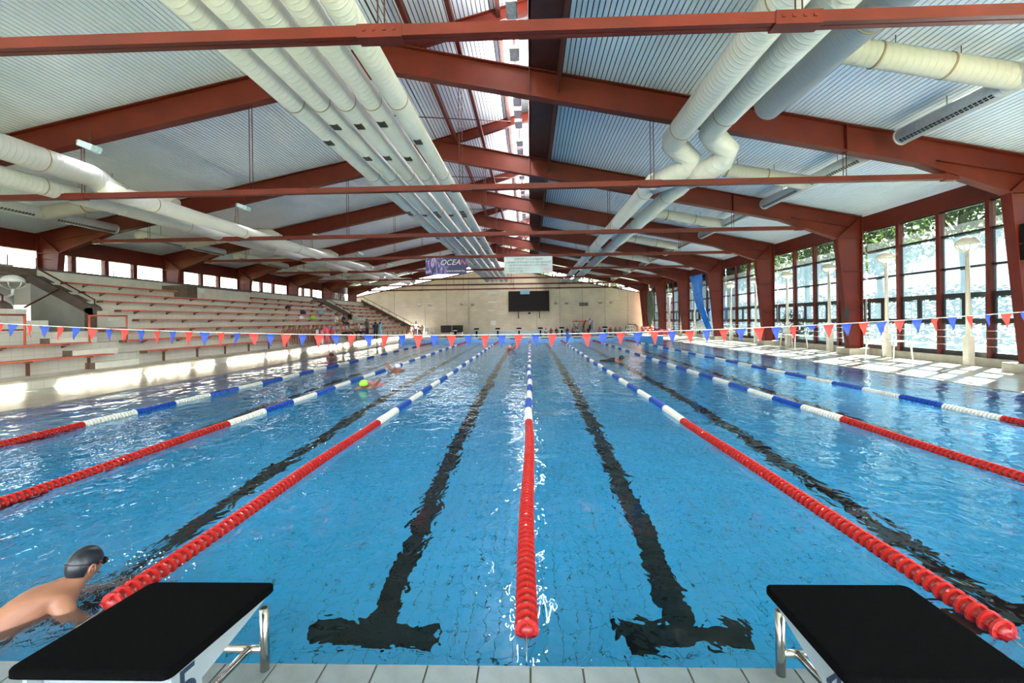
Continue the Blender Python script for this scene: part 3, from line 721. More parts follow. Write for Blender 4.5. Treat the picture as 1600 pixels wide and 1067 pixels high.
# branch ducts with slotted outlets
def branch(side, y, label, first=False):
    sx_ = 1 if side > 0 else -1
    X = (lambda x: x) if side > 0 else (lambda x: 2 * RIDGE - x)
    t = thing('branch_duct', label, 'duct', (X(10.1), y, 6.5), 0, 'slotted branch ducts')
    XO = X(10.06) if side > 0 else -18.3; ZO = 6.44 if side > 0 else 5.95
    if side < 0: part('cross_pipe', MB().tube([(-13.2, y, 6.15), (-13.7, y, 6.45), (-14.3, y, 6.5), (-17.8, y, 6.03), (-18.3, y, 5.96)], 0.25, 24), 'duct_across', t)
    else: part('cross_pipe', MB().tube(([(X(6.3), y, 7.14), (X(6.6), y, 7.12)] if first else [(X(4.9 if side > 0 else 5.6), y, 5.95), (X(5.5 if side > 0 else 6.0), y, 6.3), (X(6.0), y, 6.75), (X(6.6), y, 7.12)]) + [(X(9.7), y, 6.52), (X(10.1), y, 6.46)], 0.25, 24), 'duct_across', t)
    OP = part('outlet_pipe', MB().tube([(XO, y - 2.9, ZO), (XO, y + 2.9, ZO)], 0.21, 24), 'duct_along', t)
    a0 = MB()
    xo = XO; u = Vector((-sx_ * 0.64, 0, -0.77))
    for ys, ye in ((y - 2.7, y - 0.5), (y + 0.4, y + 2.75)):
        for row in (-0.16, 0.10):
            d = Vector((u.x * math.cos(row) - u.z * math.sin(row), 0, u.x * math.sin(row) + u.z * math.cos(row)))
            yy = ys
            tv = Vector((-d.z, 0, d.x))
            while yy < ye:
                c = Vector((xo, yy, ZO)) + d * 0.2125; b = len(a0.v)
                for dy, dt in ((0, -0.020), (0.085, -0.020), (0.085, 0.020), (0, 0.020)):
                    q = c + tv * dt; a0.v.append((q.x, yy + dy, q.z))
                for dy, dt in ((0, -0.020), (0.085, -0.020), (0.085, 0.020), (0, 0.020)):
                    q = c + tv * dt - d * 0.01; a0.v.append((q.x, yy + dy, q.z))
                for f in ((0, 1, 2, 3), (0, 4, 5, 1), (2, 6, 7, 3)): a0.face([b + i for i in f])
                yy += 0.11
    part('outlet_slots', a0, 'slot_black', OP, kind='stuff')
    for x, z in (((7.2, 7.0), (8.6, 6.735)) if side > 0 else ((7.2, 6.38), (8.6, 6.19))): part('collar', MB().tube([(X(x - 0.02), y, z + 0.004), (X(x + 0.02), y, z - 0.004)], 0.262, 24), 'bronze', t)
    hh = MB()
    for x, yy, z0 in ((7.6, y, 7.1 if side > 0 else 6.5), (8.9, y, 6.9 if side > 0 else 6.3), ((XO if side > 0 else 2 * RIDGE - XO), y + 1.6, ZO + 0.16), ((XO if side > 0 else 2 * RIDGE - XO), y - 1.6, ZO + 0.16)): hh.tube([(X(x), yy, z0), (X(x), yy, roof_z(x) + 0.05)], 0.008, 5)
    part('hanger', hh, 'steel_dark', t)
    part('end_cap', MB().tube([(XO, y + 2.88, ZO), (XO, y + 2.93, ZO)], 0.217, 24), 'duct_along', OP)
CN = ['nearest', 'second nearest', 'third nearest', 'fourth nearest', 'fifth nearest', 'sixth nearest', 'farthest']
for k in range(7):
    yc = 9.4 + 7 * k
    branch(1, yc, '%s slotted branch duct on the window side of the roof' % CN[k], k == 0)
    branch(-1, yc, '%s slotted branch duct above the spectator stand' % CN[k])

# ------------------------------------------------------------------ lights
lf = thing('strip_light', 'small silver light fixture in the row under the roof window', 'lamp', (-0.33, 8, 9.85), 0, 'lamp row under the roof window')
hs = part('housing', MB().box(-0.48, -0.18, 7.66, 8.34, 9.86, 9.98), 'alu', lf)
part('lens', MB().box(-0.45, -0.21, 7.70, 8.30, 9.845, 9.86).box(-0.36, -0.30, 7.9, 8.1, 9.835, 9.846), 'lamp_glass', hs)
part('bracket', MB().box(-0.36, -0.30, 7.97, 8.03, 9.98, 10.75), 'steel_dark', lf)
first = True
FRN = ['nearest', 'second', 'third', 'fourth', 'fifth', 'sixth', 'seventh', 'farthest']
for k in range(7):
    for j in range(6):
        y = BAYS[k] + 0.9 + j * 1.0
        lb = 'silver strip light, %s of six between the %s and %s roof frames' % (ORD[j], FRN[k], FRN[k + 1])
        if first: lf.location.y = y; lf['label'] = lb; first = False
        else: dup(lf, (-0.33, y, 9.85), label=lb)
def lamp_light(name, kind, loc, watts, col, parent=None, **k):
    d = bpy.data.lights.new(name, kind); d.energy = watts; d.color = col
    for a, b in k.items(): setattr(d, a, b)
    o = bpy.data.objects.new(name, d); COL.objects.link(o); o.location = loc; return o
for k in range(0, 7):      # lamp row, one source per bay facing down; upward ones added to brighten slats
    lamp_light('added_slat_uplight', 'AREA', (-0.33, 5.95 + 7 * k + 3.4, 10.0), 600, (1.0, 0.98, 0.95), shape='RECTANGLE', size=0.22, size_y=5.6).rotation_euler = (PI, 0, 0)
    lamp_light('strip_lamp_light', 'AREA', (-0.33, 5.95 + 7 * k + 3.4, 9.83), 60 if k == 0 else 320, (1.0, 0.97, 0.92), shape='RECTANGLE', size=0.22, size_y=5.6)
fl = thing('floodlight', 'pale blue floodlight hanging from the second roof frame', 'floodlight', (-12.6, 12.6, 6.9), 0, 'hanging floodlights')
x, y, z = -12.6, 12.6, 6.9
m_ = MB().prism([(x - 0.22, z + 0.12), (x + 0.20, z - 0.04), (x + 0.14, z - 0.20), (x - 0.27, z - 0.03)], 'Y', y - 0.16, y + 0.16)
hs = part('housing', m_, 'lamp_glass', fl)
part('lens', MB().prism([(x - 0.25, z - 0.045), (x + 0.12, z - 0.195), (x + 0.115, z - 0.21), (x - 0.255, z - 0.06)], 'Y', y - 0.13, y + 0.13), 'alu', hs)
part('ballast', MB().box(x - 0.36, x - 0.24, y - 0.08, y + 0.08, z - 0.02, z + 0.14), 'alu', fl)
part('bracket', MB().tube([(x, y, z + 0.05), (x - 0.06, y, z + 0.16), (x, y, z + 0.22), (x, y, z + 0.42)], 0.014, 6), 'steel_dark', fl)
for k in range(6): lamp_light('floodlight_beam', 'AREA', (-12.6, 12.6 + 7 * k, 6.66), 22, (0.95, 0.98, 1.0), shape='RECTANGLE', size=0.35, size_y=0.3).rotation_euler = (0, 0.35, 0)
for k in range(1, 6): dup(fl, (-12.6, 12.6 + 7 * k, 6.9), label='pale blue floodlight hanging from the %s roof frame' % ORD[k + 1])

# globe lamp posts
def globe(mbd, mbg, mbr, cx, cy, cz, r=0.31):
    mbd.lathe([(r * math.cos(a), r * 0.80 * math.sin(a)) for a in [0.0, 0.25, 0.5, 0.75, 1.0, 1.25, 1.45]] , (cx, cy, cz), 24)
    mbg.lathe([(0.10, -0.24), (0.2, -0.2), (r * 0.9, -0.10), (r * 0.97, -0.01)], (cx, cy, cz), 24)
    for q in range(6):
        a = q * PI / 3
        mbr.tube([(cx + math.cos(a) * r, cy + math.sin(a) * r, cz), (cx + math.cos(a) * r * 0.85, cy + math.sin(a) * r * 0.85, cz - 0.15), (cx + math.cos(a) * 0.09, cy + math.sin(a) * 0.09, cz - 0.27)], 0.014, 5)
def glob_glass():
    m = bpy.data.materials.new('globe_glass'); nt = nodes_of(m); out = nt.nodes.new('ShaderNodeOutputMaterial')
    t = nt.nodes.new('ShaderNodeBsdfTransparent'); t.inputs[0].default_value = (0.9, 0.9, 0.86, 1)
    d = nt.nodes.new('ShaderNodeBsdfTranslucent'); d.inputs[0].default_value = (0.85, 0.85, 0.8, 1)
    x_ = nt.nodes.new('ShaderNodeMixShader'); x_.inputs[0].default_value = 0.5
    nt.links.new(t.outputs[0], x_.inputs[1]); nt.links.new(d.outputs[0], x_.inputs[2]); nt.links.new(x_.outputs[0], out.inputs[0]); M['globe_glass'] = m
glob_glass()
lp = thing('lamp_post', 'cream globe lamp post nearest the camera by the window wall', 'lamp post', (0, 0, 0), 0, 'cream lamp posts by the windows')
part('base', MB().box(-0.10, 0.10, -0.10, 0.10, 0, 0.95), 'cream_pole', lp)
part('pole', MB().tube([(0, 0, 0.95), (0, 0, 3.74)], [0.072, 0.055], 12), 'cream_pole', lp)
d, g, r_ = MB(), MB(), MB(); globe(d, g, r_, 0, 0, 3.96)
hs = part('shade', d, 'cream_pole', lp); part('globe', g, 'globe_glass', hs); part('cage_rib', r_, 'cream_pole', hs)
LY = [15.1, 18.45, 21.9, 25.4, 28.9, 32.4, 35.9, 39.4, 42.9, 46.4]
lp.location = (14.38, LY[0], 0)
for i, y in enumerate(LY[1:]): dup(lp, (14.38, y, 0), label='cream globe lamp post, %s from the camera, by the window wall' % ORD[i + 1])
# globe lamp on stand passage wall
t = thing('wall_lamp', 'round white caged lamp on the stand passage wall at the left edge', 'wall lamp', (-20.4, 16.4, 3.0))
d, g, r_ = MB(), MB(), MB(); globe(d, g, r_, -19.0, 15.95, 3.32, 0.34)
hs = part('shade', d, 'white_paint', t); part('globe', g, 'globe_glass', hs); part('cage_rib', r_, 'white_paint', hs)
part('stem', MB().tube([(-19.0, 15.95, 3.15), (-19.0, 15.95, 2.88), (-19.3, 16.0, 2.78), (-21.4, 16.2, 2.78)], 0.05, 8), 'white_paint', t)
# twin lamp posts on the back wall
tw = thing('twin_lamp_post', 'x', 'lamp post', (0, 0, 0), 0, 'twin lamp posts at the end wall')
part('pole', MB().tube([(0, 0, 0), (0, 0, 3.5)], 0.06, 10), 'cream_pole', tw)
part('arm', MB().tube([(-0.62, 0, 3.62), (-0.5, 0, 3.45), (0, 0, 3.35), (0.5, 0, 3.45), (0.62, 0, 3.62)], 0.03, 8), 'cream_pole', tw)
for s in (-1, 1):
    d, g, r_ = MB(), MB(), MB(); globe(d, g, r_, s * 0.66, 0, 3.75, 0.24); hs = part('shade', d, 'cream_pole', tw); part('globe', g, 'globe_glass', hs)
TL = [(-13.0, 'twin globe lamp post at the end wall by the stand corner'), (-7.7, 'twin globe lamp post at the end wall left of the scoreboard'),
      (3.9, 'twin globe lamp post at the end wall just right of the scoreboard'), (9.36, 'twin globe lamp post at the end wall right of the goal frame')]
tw.location = (TL[0][0], 55.3, 0); tw['label'] = TL[0][1]
for x, lb in TL[1:]: dup(tw, (x, 55.3, 0), label=lb)

# ------------------------------------------------------------------ lane ropes
def float_mesh(col):
    f = MB().lathe([(0.012, -0.033), (0.036, -0.028), (0.046, 0.0), (0.036, 0.028), (0.012, 0.033)], (0, 0, 0), 14, 'Y', 1)
    f.lathe([(0.050, -0.0095), (0.0655, -0.0085), (0.0655, 0.0085), (0.050, 0.0095)], (0, 0, 0), 18, 'Y', 0, smooth=False)
    for a in (0, PI / 2, PI, 3 * PI / 2):
        c, s = math.cos(a), math.sin(a); b = len(f.v)
        for y in (-0.033, 0.033):
            for r, t in ((0.03, -0.002), (0.056, -0.002), (0.056, 0.002), (0.03, 0.002)): f.v.append((r * c - t * s, y, r * s + t * c))
        for q in ((0, 1, 2, 3), (7, 6, 5, 4), (0, 4, 5, 1), (1, 5, 6, 2), (2, 6, 7, 3)): f.face([b + i for i in q])
    return f.mesh('float', [col, 'float_dark' if col == 'float_red' else col])
def section_mesh(col):
    f = MB(); n = 14
    for i in range(n):
        y = (i + 0.5) / n; f.lathe([(0.02, -0.034), (0.062, -0.014), (0.062, 0.014), (0.02, 0.034)], (0, y, 0), 8, 'Y')
    return f.mesh('float_section', col)
FM = {c: float_mesh('float_' + c) for c in ('red', 'white', 'blue')}
SM = {c: section_mesh('float_' + c) for c in ('red', 'white', 'blue')}
def rope_col(y):
    if y < 7.3 or y > 30.3: return 'red'
    return 'white' if int(y - 7.3) % 2 == 0 else 'blue'
RL = {-10.0: '', -7.5: 'red, white and blue lane rope farthest left, nearest the stand', -5.0: 'red, white and blue lane rope second from the left side of the pool',
      -2.5: 'lane rope passing behind the left starting block', 0.0: 'lane rope straight ahead in the middle of the view', 2.5: 'lane rope passing behind the right starting block',
      5.0: 'dark red lane rope second from the window side', 7.5: 'shaded lane rope farthest right, nearest the windows'}
for x in (-7.5, -5.0, -2.5, 0.0, 2.5, 5.0, 7.5):
    t = thing('lane_rope', RL[x], 'lane rope', (x, 2.2, 0), 0, 'floating lane ropes')
    part('cable', MB().tube([(x, POOL_Y0 + 0.01, -0.03), (x, 2.4, 0.0), (x, BULK_Y - 0.02, 0.0)], 0.004, 5), 'steel_tube', t)
    y = 2.42 if x != -2.5 else 2.62
    while y < 9.27:
        o = link('float', FM[rope_col(y)], t); o.location = (x + 0.012 * math.sin(y * 1.3 + x), y, 0.004 + 0.006 * math.sin(y * 2.1 + x)); o.rotation_euler = (0, random.uniform(0, 0.3), 0)
        y += 0.0675
    for j in range(26):
        ys = 9.3 + j
        o = link('float_section', SM[rope_col(ys + 0.5)], t); o.location = (x + 0.015 * math.sin(j + x), ys, 0.002)

# ------------------------------------------------------------------ bunting
bt = thing('pennant_line', 'string of alternating red and blue pennants across the pool', 'bunting', (0, 7.2, 1.5))
def cord_z(x): return 1.44 + 0.0040 * (x + 0.2) ** 2
pts = [(x * 0.5, 7.2, cord_z(x * 0.5)) for x in range(-21, 22)]
part('cord', MB().tube(pts, 0.006, 5), 'cord_white', bt)
def pennant(col, tw=0.0, narrow=1.0):
    p = MB(); wv = 0.078 * narrow; n = 5
    for i in range(n + 1):
        z = -0.225 * i / n; ww = wv * (1 - i / n) + 0.002
        yy = 0.012 * math.sin(i * 1.2) + tw * i * 0.01
        p.v += [(-ww + tw * i * 0.012, yy, z), (0 + tw * i * 0.012, yy + 0.006, z), (ww + tw * i * 0.012, yy, z)]
    for i in range(n):
        for j in range(2): p.face([3 * i + j, 3 * i + j + 1, 3 * i + j + 4, 3 * i + j + 3], 0, True)
    b = MB(); b.v = [(x, y + 0.0015, z) for x, y, z in p.v]; b.f = [f[::-1] for f in p.f]; b.mi = list(p.mi); b.sm = list(p.sm); p.add(b)
    return p.mesh('pennant', col)
PM = {(c, v): pennant('flag_' + c, (-0.35, 0.0, 0.35)[v]) for c in ('red', 'blue') for v in range(3)}
xs = -10.4; i = 0
# pennant at x=0.02 (photo px ~817) is red
k0 = -39
for k in range(k0, 40):
    x = -0.145 + k * 0.2715
    if abs(x) > 10.3: continue
    c = 'red' if k % 2 == 0 else 'blue'
    o = link('pennant', PM[(c, random.choice((0, 1, 1, 2)))], bt); o['label'] = c + ' pennant'
    o.location = (x, 7.2, cord_z(x)); o.rotation_euler = (0, 0, random.uniform(-0.35, 0.35)); o.scale = (random.uniform(0.85, 1.05), 1, random.uniform(0.86, 1.02))
    if k in (3,): o.rotation_euler = (0, 0.7, 1.0)
    if k in (17,): o.scale = (1.25, 1, 0.35)
    o.matrix_parent_inverse = Matrix.Translation(-Vector(bt.location))
for x in (-10.7, 10.7):
    part('post', MB().tube([(x, 7.2, 0), (x, 7.2, 1.95)], 0.03, 10), 'steel_tube', bt)

# ------------------------------------------------------------------ starting blocks
def text_mesh(txt, size, matl, ext=0.002, shear=0.0, align='CENTER'):
    cu = bpy.data.curves.new('lettering', 'FONT'); cu.body = txt; cu.size = size; cu.extrude = ext; cu.shear = shear; cu.align_x = align; cu.align_y = 'CENTER'
    o = bpy.data.objects.new('tmp', cu); COL.objects.link(o)
    dg = bpy.context.evaluated_depsgraph_get(); me = bpy.data.meshes.new_from_object(o.evaluated_get(dg)); me.name = 'lettering'
    bpy.data.objects.remove(o); bpy.data.curves.remove(cu)
    me.materials.clear(); me.materials.append(M[matl] if isinstance(matl, str) else matl); return me
def put_text(txt, size, matl, loc, rot, parent, label=None, **k):
    o = bpy.data.objects.new('lettering', text_mesh(txt, size, matl, **k)); COL.objects.link(o); o.parent = parent
    o.matrix_parent_inverse = Matrix.Translation(-Vector(parent.location)); o.location = loc; o.rotation_euler = rot
    if label: o['label'] = label
    return o
def rounded_slab(x0, x1, y0, y1, z0, z1, r=0.025):
    p = []
    for cx, cyy, a0 in ((x1 - r, y1 - r, 0), (x0 + r, y1 - r, 90), (x0 + r, y0 + r, 180), (x1 - r, y0 + r, 270)):
        for q in range(5): a = math.radians(a0 + q * 22.5); p.append((cx + r * math.cos(a), cyy + r * math.sin(a)))
    m = MB(); n = len(p)
    lay = [(0.006, z0), (0.0, z0 + 0.006), (0.0, z1 - 0.008), (0.003, z1 - 0.003), (0.009, z1)]
    cx, cyy = (x0 + x1) / 2, (y0 + y1) / 2
    for ins, z in lay:
        for x, y in p:
            fx = 1 - ins / ((x1 - x0) / 2); fy = 1 - ins / ((y1 - y0) / 2); m.v.append((cx + (x - cx) * fx, cyy + (y - cyy) * fy, z))
    for i in range(len(lay) - 1):
        for k in range(n): k2 = (k + 1) % n; m.face([i * n + k, i * n + k2, (i + 1) * n + k2, (i + 1) * n + k], 0, True)
    m.face([k for k in range(n)][::-1]); m.face([(len(lay) - 1) * n + k for k in range(n)])
    return m
def near_block(x0, x1, y0, y1, num, side, label):
    t = thing('starting_block', label, 'starting block', ((x0 + x1) / 2, 1.45, 0), 0, 'near starting blocks')
    zt = 0.62
    def sk(m):      # the left block stands slightly askew
        if side > 0: m.v = [(x - 0.065 * (y1 - y) / (y1 - y0), y, z) for x, y, z in m.v]
        return m
    pf = sk(rounded_slab(x0, x1, y0, y1, zt - 0.035, zt))
    part('platform', pf, 'block_top', t)
    xi = x1 - 0.025 if side > 0 else x0 + 0.025    # face towards the middle
    # under-tray and tapering side plates
    for xs_ in (x0 + 0.02, x1 - 0.035):
        part('side_plate', sk(MB().prism([(y0 + 0.03, zt - 0.036), (y1 - 0.03, zt - 0.036), (y1 - 0.04, zt - 0.05), (1.47, zt - 0.13), (1.47, 0.0), (y0 + 0.05, 0.0)], 'X', xs_, xs_ + 0.015)), 'block_grey', t)
    part('pedestal', sk(MB().box(x0 + 0.04, x1 - 0.04, y0 + 0.07, 1.45, 0.0, zt - 0.04)), 'block_grey', t)
    part('tray', sk(MB().box(x0 + 0.02, x1 - 0.02, y0 + 0.02, y1 - 0.03, zt - 0.045, zt - 0.034)), 'block_grey', t)
    xt = -1.265 if side > 0 else 1.19
    xo = xt + (-0.0 if side > 0 else 0.0)
    h = MB().tube([(xt, 2.13, 0.0), (xt, 2.13, 0.30)], 0.021, 16)
    gp = part('grip_post', h, 'steel_tube', t)
    part('post_opening', MB().lathe([(0.014, 0.3005), (0.013, 0.3015)], (xt, 2.13, 0), 16), 'slot_black', gp)
    sgn = -1 if side > 0 else 1
    part('cross_tube', MB().tube([(xt, 2.13, 0.10), (xt + sgn * 0.12, 2.13, 0.10), (xt + sgn * 0.5, 2.13, 0.10)], 0.017, 12), 'steel_tube', t)
    part('stay_tube', MB().tube([(xt + sgn * 0.075, 2.125, 0.10), (xt + sgn * 0.13, 1.46, 0.10)], 0.017, 12), 'steel_tube', t)
    xn = x1 - 0.0195 if side > 0 else x0 + 0.0195
    rot = (PI / 2, 0, PI / 2 - 0.137 if side > 0 else -PI / 2)
    if side > 0: xn += 0.002 - 0.065 * (y1 - 1.40) / (y1 - y0)
    put_text(num, 0.17, 'navy', (xn, 1.415, 0.505 if side > 0 else 0.525), rot, t, 'dark number %s' % num, ext=0.0015)
near_block(-1.53, -1.01, 1.33, 1.80, '5', 1, 'black topped starting block with number 5, bottom left')
near_block(0.95, 1.50, 1.33, 1.80, '4', -1, 'black topped starting block with number 4, bottom right')
fb = thing('starting_block', 'x', 'starting block', (0, 0, 0), 0, 'far starting blocks')
part('platform', MB().prism([(-0.3, 0.60), (0.3, 0.72), (0.3, 0.76), (-0.3, 0.64)], 'X', -0.28, 0.28), 'block_top', fb)
part('pedestal', MB().box(-0.09, 0.09, -0.1, 0.2, 0, 0.42), 'block_top', fb)
part('bracket', MB().prism([(-0.22, 0.45), (0.22, 0.45), (0.26, 0.62), (-0.26, 0.62)], 'Y', -0.12, 0.12), 'white_paint', fb)
BX = [(-8.75, 'far starting block farthest left beside the black panels'), (-6.25, 'far starting block second from the left'), (-3.75, 'far starting block third from the left'),
      (-1.25, 'far starting block under the left half of the scoreboard'), (1.25, 'far starting block under the right half of the scoreboard'), (3.75, 'far starting block left of the goal frame'), (8.75, 'far starting block right of the goal frame')]
fb.location = (BX[0][0], 52.45, 0); fb['label'] = BX[0][1]
for x, lb in BX[1:]: dup(fb, (x, 52.45, 0), label=lb)

# ------------------------------------------------------------------ end wall furniture
t = thing('scoreboard', 'large black scoreboard with a small blue sign on top, on the brick end wall', 'scoreboard', (0, 55.7, 2))
part('panel', MB().box(-2.58, 2.46, 55.6, 55.95, 2.75, 5.22), 'scoreboard', t)
part('frame', MB().box(-2.62, 2.5, 55.58, 55.9, 2.70, 2.77).box(-2.62, 2.5, 55.58, 55.9, 5.2, 5.25), 'rust', t)
for x in (-1.38, 1.24): part('support', MB().box(x - 0.06, x + 0.06, 55.75, 55.95, 1.85, 2.75), 'rust', t)
part('sign', MB().box(-1.12, 0.05, 55.5, 55.56, 4.85, 5.42), 'sign_blue', t)
for i, (x, z, ww, hh, mt) in enumerate(((-4.63, 5.05, 1.1, 0.16, 'white_paint'), (-4.60, 3.95, 1.1, 0.16, 'white_paint'), (-4.72, 2.9, 0.8, 0.16, 'white_paint'))):
    tag(part('wall_sign', MB().box(x - ww / 2, x + ww / 2, 55.93, 55.99, z - hh / 2, z + hh / 2), mt), 'narrow white sign on the brick wall, %s of three' % ('topmost', 'middle', 'lowest')[i], 'sign', 'narrow wall signs')
tag(part('notice_board', MB().box(-4.85, -4.2, 55.9, 55.99, 1.05, 1.62), 'white_paint'), 'square white board on the brick wall left of the scoreboard', 'notice board')
tag(part('display_panel', MB().box(6.2, 7.3, 55.9, 55.99, 3.3, 3.72), mat('clock', (0.12, 0.09, 0.07), 0.5, vary=0.2)[0]), 'small brown display panel on the brick wall', 'display')
t = tag(part('speaker', MB().box(-0.16, 0.12, 55.8, 55.99, 2.38, 2.6), 'slot_black'), 'tiny black speaker below the scoreboard', 'speaker')
for x, lb in ((-10.82, 'black panel by the end wall, left one'), (-9.42, 'black panel by the end wall, right one')):
    q = thing('display_panel', lb, 'panel', (x, 54.2, 0), 0, 'black panels')
    part('sheet', MB().box(x, x + 1.32, 54.2, 54.26, 0.25, 1.12), 'slot_black', q)
    for dx in (0.05, 1.22): part('leg', MB().box(x + dx, x + dx + 0.05, 54.15, 54.3, 0, 0.3), 'alu', q)
for i, x in enumerate((-14.6, -13.9)):
    q = thing('plastic_chair', 'white plastic chair by the end wall, %s one' % ('left', 'right')[i], 'chair', (x + 2.0, 54.3, 0), 0, 'white chairs at the end wall')
    X = x + 2.0
    part('seat', MB().box(X - 0.22, X + 0.22, 54.1, 54.5, 0.42, 0.46), 'white_paint', q); part('backrest', MB().box(X - 0.22, X + 0.22, 54.46, 54.5, 0.46, 0.85), 'white_paint', q)
    for a in (-0.19, 0.19):
        for b in (54.13, 54.47): part('leg', MB().box(X + a - 0.02, X + a + 0.02, b - 0.02, b + 0.02, 0, 0.42), 'white_paint', q)
t = thing('goal_frame', 'white goal frame with red crossbar and folded net by the end wall', 'goal', (6.4, 54.4, 0))
part('post', MB().box(5.02, 5.12, 54.35, 54.45, 0, 1.45), 'white_paint', t); part('post', MB().box(7.72, 7.82, 54.35, 54.45, 0, 1.45), 'white_paint', t)
part('crossbar', MB().box(5.12, 7.72, 54.35, 54.45, 1.36, 1.45), 'cloth_red', t)
nn = MB()
for i in range(14): nn.tube([(5.1 + i * 0.2, 54.45, 1.36), (5.1 + i * 0.2, 55.0, 0.05)], 0.008, 4)
for j in range(6): nn.tube([(5.1, 54.5 + j * 0.1, 1.2 - j * 0.22), (7.75, 54.5 + j * 0.1, 1.2 - j * 0.22)], 0.008, 4)
part('net', nn, 'cloth_grey', t, kind='stuff')
part('side_board', MB().box(7.15, 7.6, 54.3, 54.34, 0.0, 1.35), 'cloth_grey', t)
t = thing('line_reel', 'white wire rope reel at the far right corner of the pool', 'reel', (11.1, 50, 0))
rr = MB()
for cx in (-0.32, 0.0, 0.32):
    rr.tube([(11.1 + cx + 0.36 * math.cos(a * PI / 10), 50.0 + cx, 0.5 + 0.42 * math.sin(a * PI / 10)) for a in range(21)], 0.03, 6)
part('hoop', rr, 'white_paint', t)
part('axle', MB().tube([(10.6, 49.7, 0.5), (11.6, 50.3, 0.5)], 0.035, 8), 'white_paint', t)
part('leg', MB().tube([(10.6, 49.7, 0), (10.6, 49.7, 0.5)], 0.03, 6).tube([(11.6, 50.3, 0), (11.6, 50.3, 0.5)], 0.03, 6), 'white_paint', t)
tag(part('storage_box', MB().lathe([(0.75, 0), (0.8, 0.1), (0.78, 0.7), (0.55, 0.95), (0.2, 1.02)], (12.4, 54.9, 0), 10), 'box_beige'), 'rounded brown covered bale in the far right corner', 'bale')

# banners on the fourth frame tie bar
YB = BAYS[3] - 0.13
t = thing('banner', 'purple advertising banner with a swimmer picture and white lettering', 'banner', (-5, YB, 5.5), 0, 'hanging banners')
def ocean_mat():
    m, nt, b, tc = mat('banner_purple', (0.08, 0.07, 0.28), 0.5)
    mp = nt.nodes.new('ShaderNodeMapping'); mp.inputs['Scale'].default_value = (2.2, 1, 1.1); mp.inputs['Rotation'].default_value = (0, 0.5, 0)
    nz = nt.nodes.new('ShaderNodeTexNoise'); nz.inputs['Scale'].default_value = 1.6; nz.inputs['Detail'].default_value = 6; nz.inputs['Distortion'].default_value = 1.5
    nt.links.new(tc.outputs['Object'], mp.inputs[0]); nt.links.new(mp.outputs[0], nz.inputs['Vector'])
    cr = nt.nodes.new('ShaderNodeValToRGB'); e = cr.color_ramp.elements
    e[0].position = 0.36; e[0].color = (0.02, 0.02, 0.06, 1); e[1].position = 0.66; e[1].color = (0.55, 0.40, 0.62, 1)
    q = e.new(0.48); q.color = (0.10, 0.08, 0.34, 1)
    nt.links.new(nz.outputs[0], cr.inputs[0])
    sp = nt.nodes.new('ShaderNodeSeparateXYZ'); nt.links.new(tc.outputs['Object'], sp.inputs[0])
    mr = nt.nodes.new('ShaderNodeMapRange'); mr.inputs['From Min'].default_value = -5.3; mr.inputs['From Max'].default_value = -4.7
    nt.links.new(sp.outputs['X'], mr.inputs[0])
    mx = nt.nodes.new('ShaderNodeMix'); mx.data_type = 'RGBA'; nt.links.new(mr.outputs[0], mx.inputs[0]); nt.links.new(cr.outputs[0], mx.inputs[6]); mx.inputs[7].default_value = (0.035, 0.03, 0.13, 1)
    nt.links.new(mx.outputs[2], b.inputs['Base Color']); M['banner_purple'] = m
ocean_mat()
sh = part('sheet', MB().box(-6.2, -3.72, YB, YB + 0.015, 4.48, 5.47), 'banner_purple', t)
rx = (PI / 2, 0, 0)
put_text('OCEA', 0.46, 'white_paint', (-4.72, YB - 0.004, 5.18), rx, sh, shear=0.3)
put_text('N', 0.46, 'banner_pink', (-3.95, YB - 0.004, 5.18), rx, sh, 'pink letter', shear=0.3)
put_text('www.ocean.hu', 0.19, 'white_paint', (-4.38, YB - 0.004, 4.68), rx, sh)
sw = MB().tube([(-5.85, YB - 0.003, 5.35), (-5.7, YB - 0.003, 5.0), (-5.4, YB - 0.003, 4.9)], [0.05, 0.08, 0.03], 6)
t = thing('banner', 'white advertising banner covered in small dark lettering', 'banner', (0, YB, 5.5), 0, 'hanging banners')
sh = part('sheet', MB().box(-1.46, 1.43, YB, YB + 0.015, 4.46, 5.46), 'banner_white', t)
for z, s_z, tx, mt in ((5.32, 0.19, 'TAMOP 3.1.2 program', 'banner_ink'), (5.13, 0.165, 'a projekt az Europai Unio tamogatasaval', 'banner_ink'), (4.96, 0.165, 'tarsfinanszirozasaval, a KA valosul', 'banner_ink'), (4.77, 0.13, 'uszoda es sport', 'banner_ink'), (4.62, 0.13, 'kezdete es vege', 'banner_ink')):
    put_text(tx, s_z, mt, (0.0 if z > 4.9 else -0.75, YB - 0.004, z), rx, sh)
put_text('ESZA', 0.17, 'banner_pink', (1.1, YB - 0.004, 4.68), rx, sh, 'pink word')

# ------------------------------------------------------------------ right deck things
def table(x0, x1, y0, y1, z, label):
    t = thing('side_table', label, 'table', ((x0 + x1) / 2, (y0 + y1) / 2, 0), 0, 'white tables by the windows')
    part('tabletop', rounded_slab(x0, x1, y0, y1, z - 0.035, z, 0.04), 'table_white', t)
    for x in (x0 + 0.08, x1 - 0.08):
        for y in (y0 + 0.08, y1 - 0.08):
            ox = 0.05 if x > (x0 + x1) / 2 else -0.05; oy = 0.04 if y > (y0 + y1) / 2 else -0.04
            part('leg', MB().tube([(x + ox, y + oy, 0), (x, y, z - 0.03)], [0.018, 0.04], 8), 'table_white', t)
table(13.2, 13.95, 16.65, 18.1, 0.72, 'white plastic table by the second lamp post')
table(13.3, 14.0, 22.9, 24.3, 0.72, 'white plastic table by the fourth lamp post')
q = thing('wall_box', 'dark electrical box on the nearest visible column at the right edge', 'electrical box', (13.95, 12.7, 3.2))
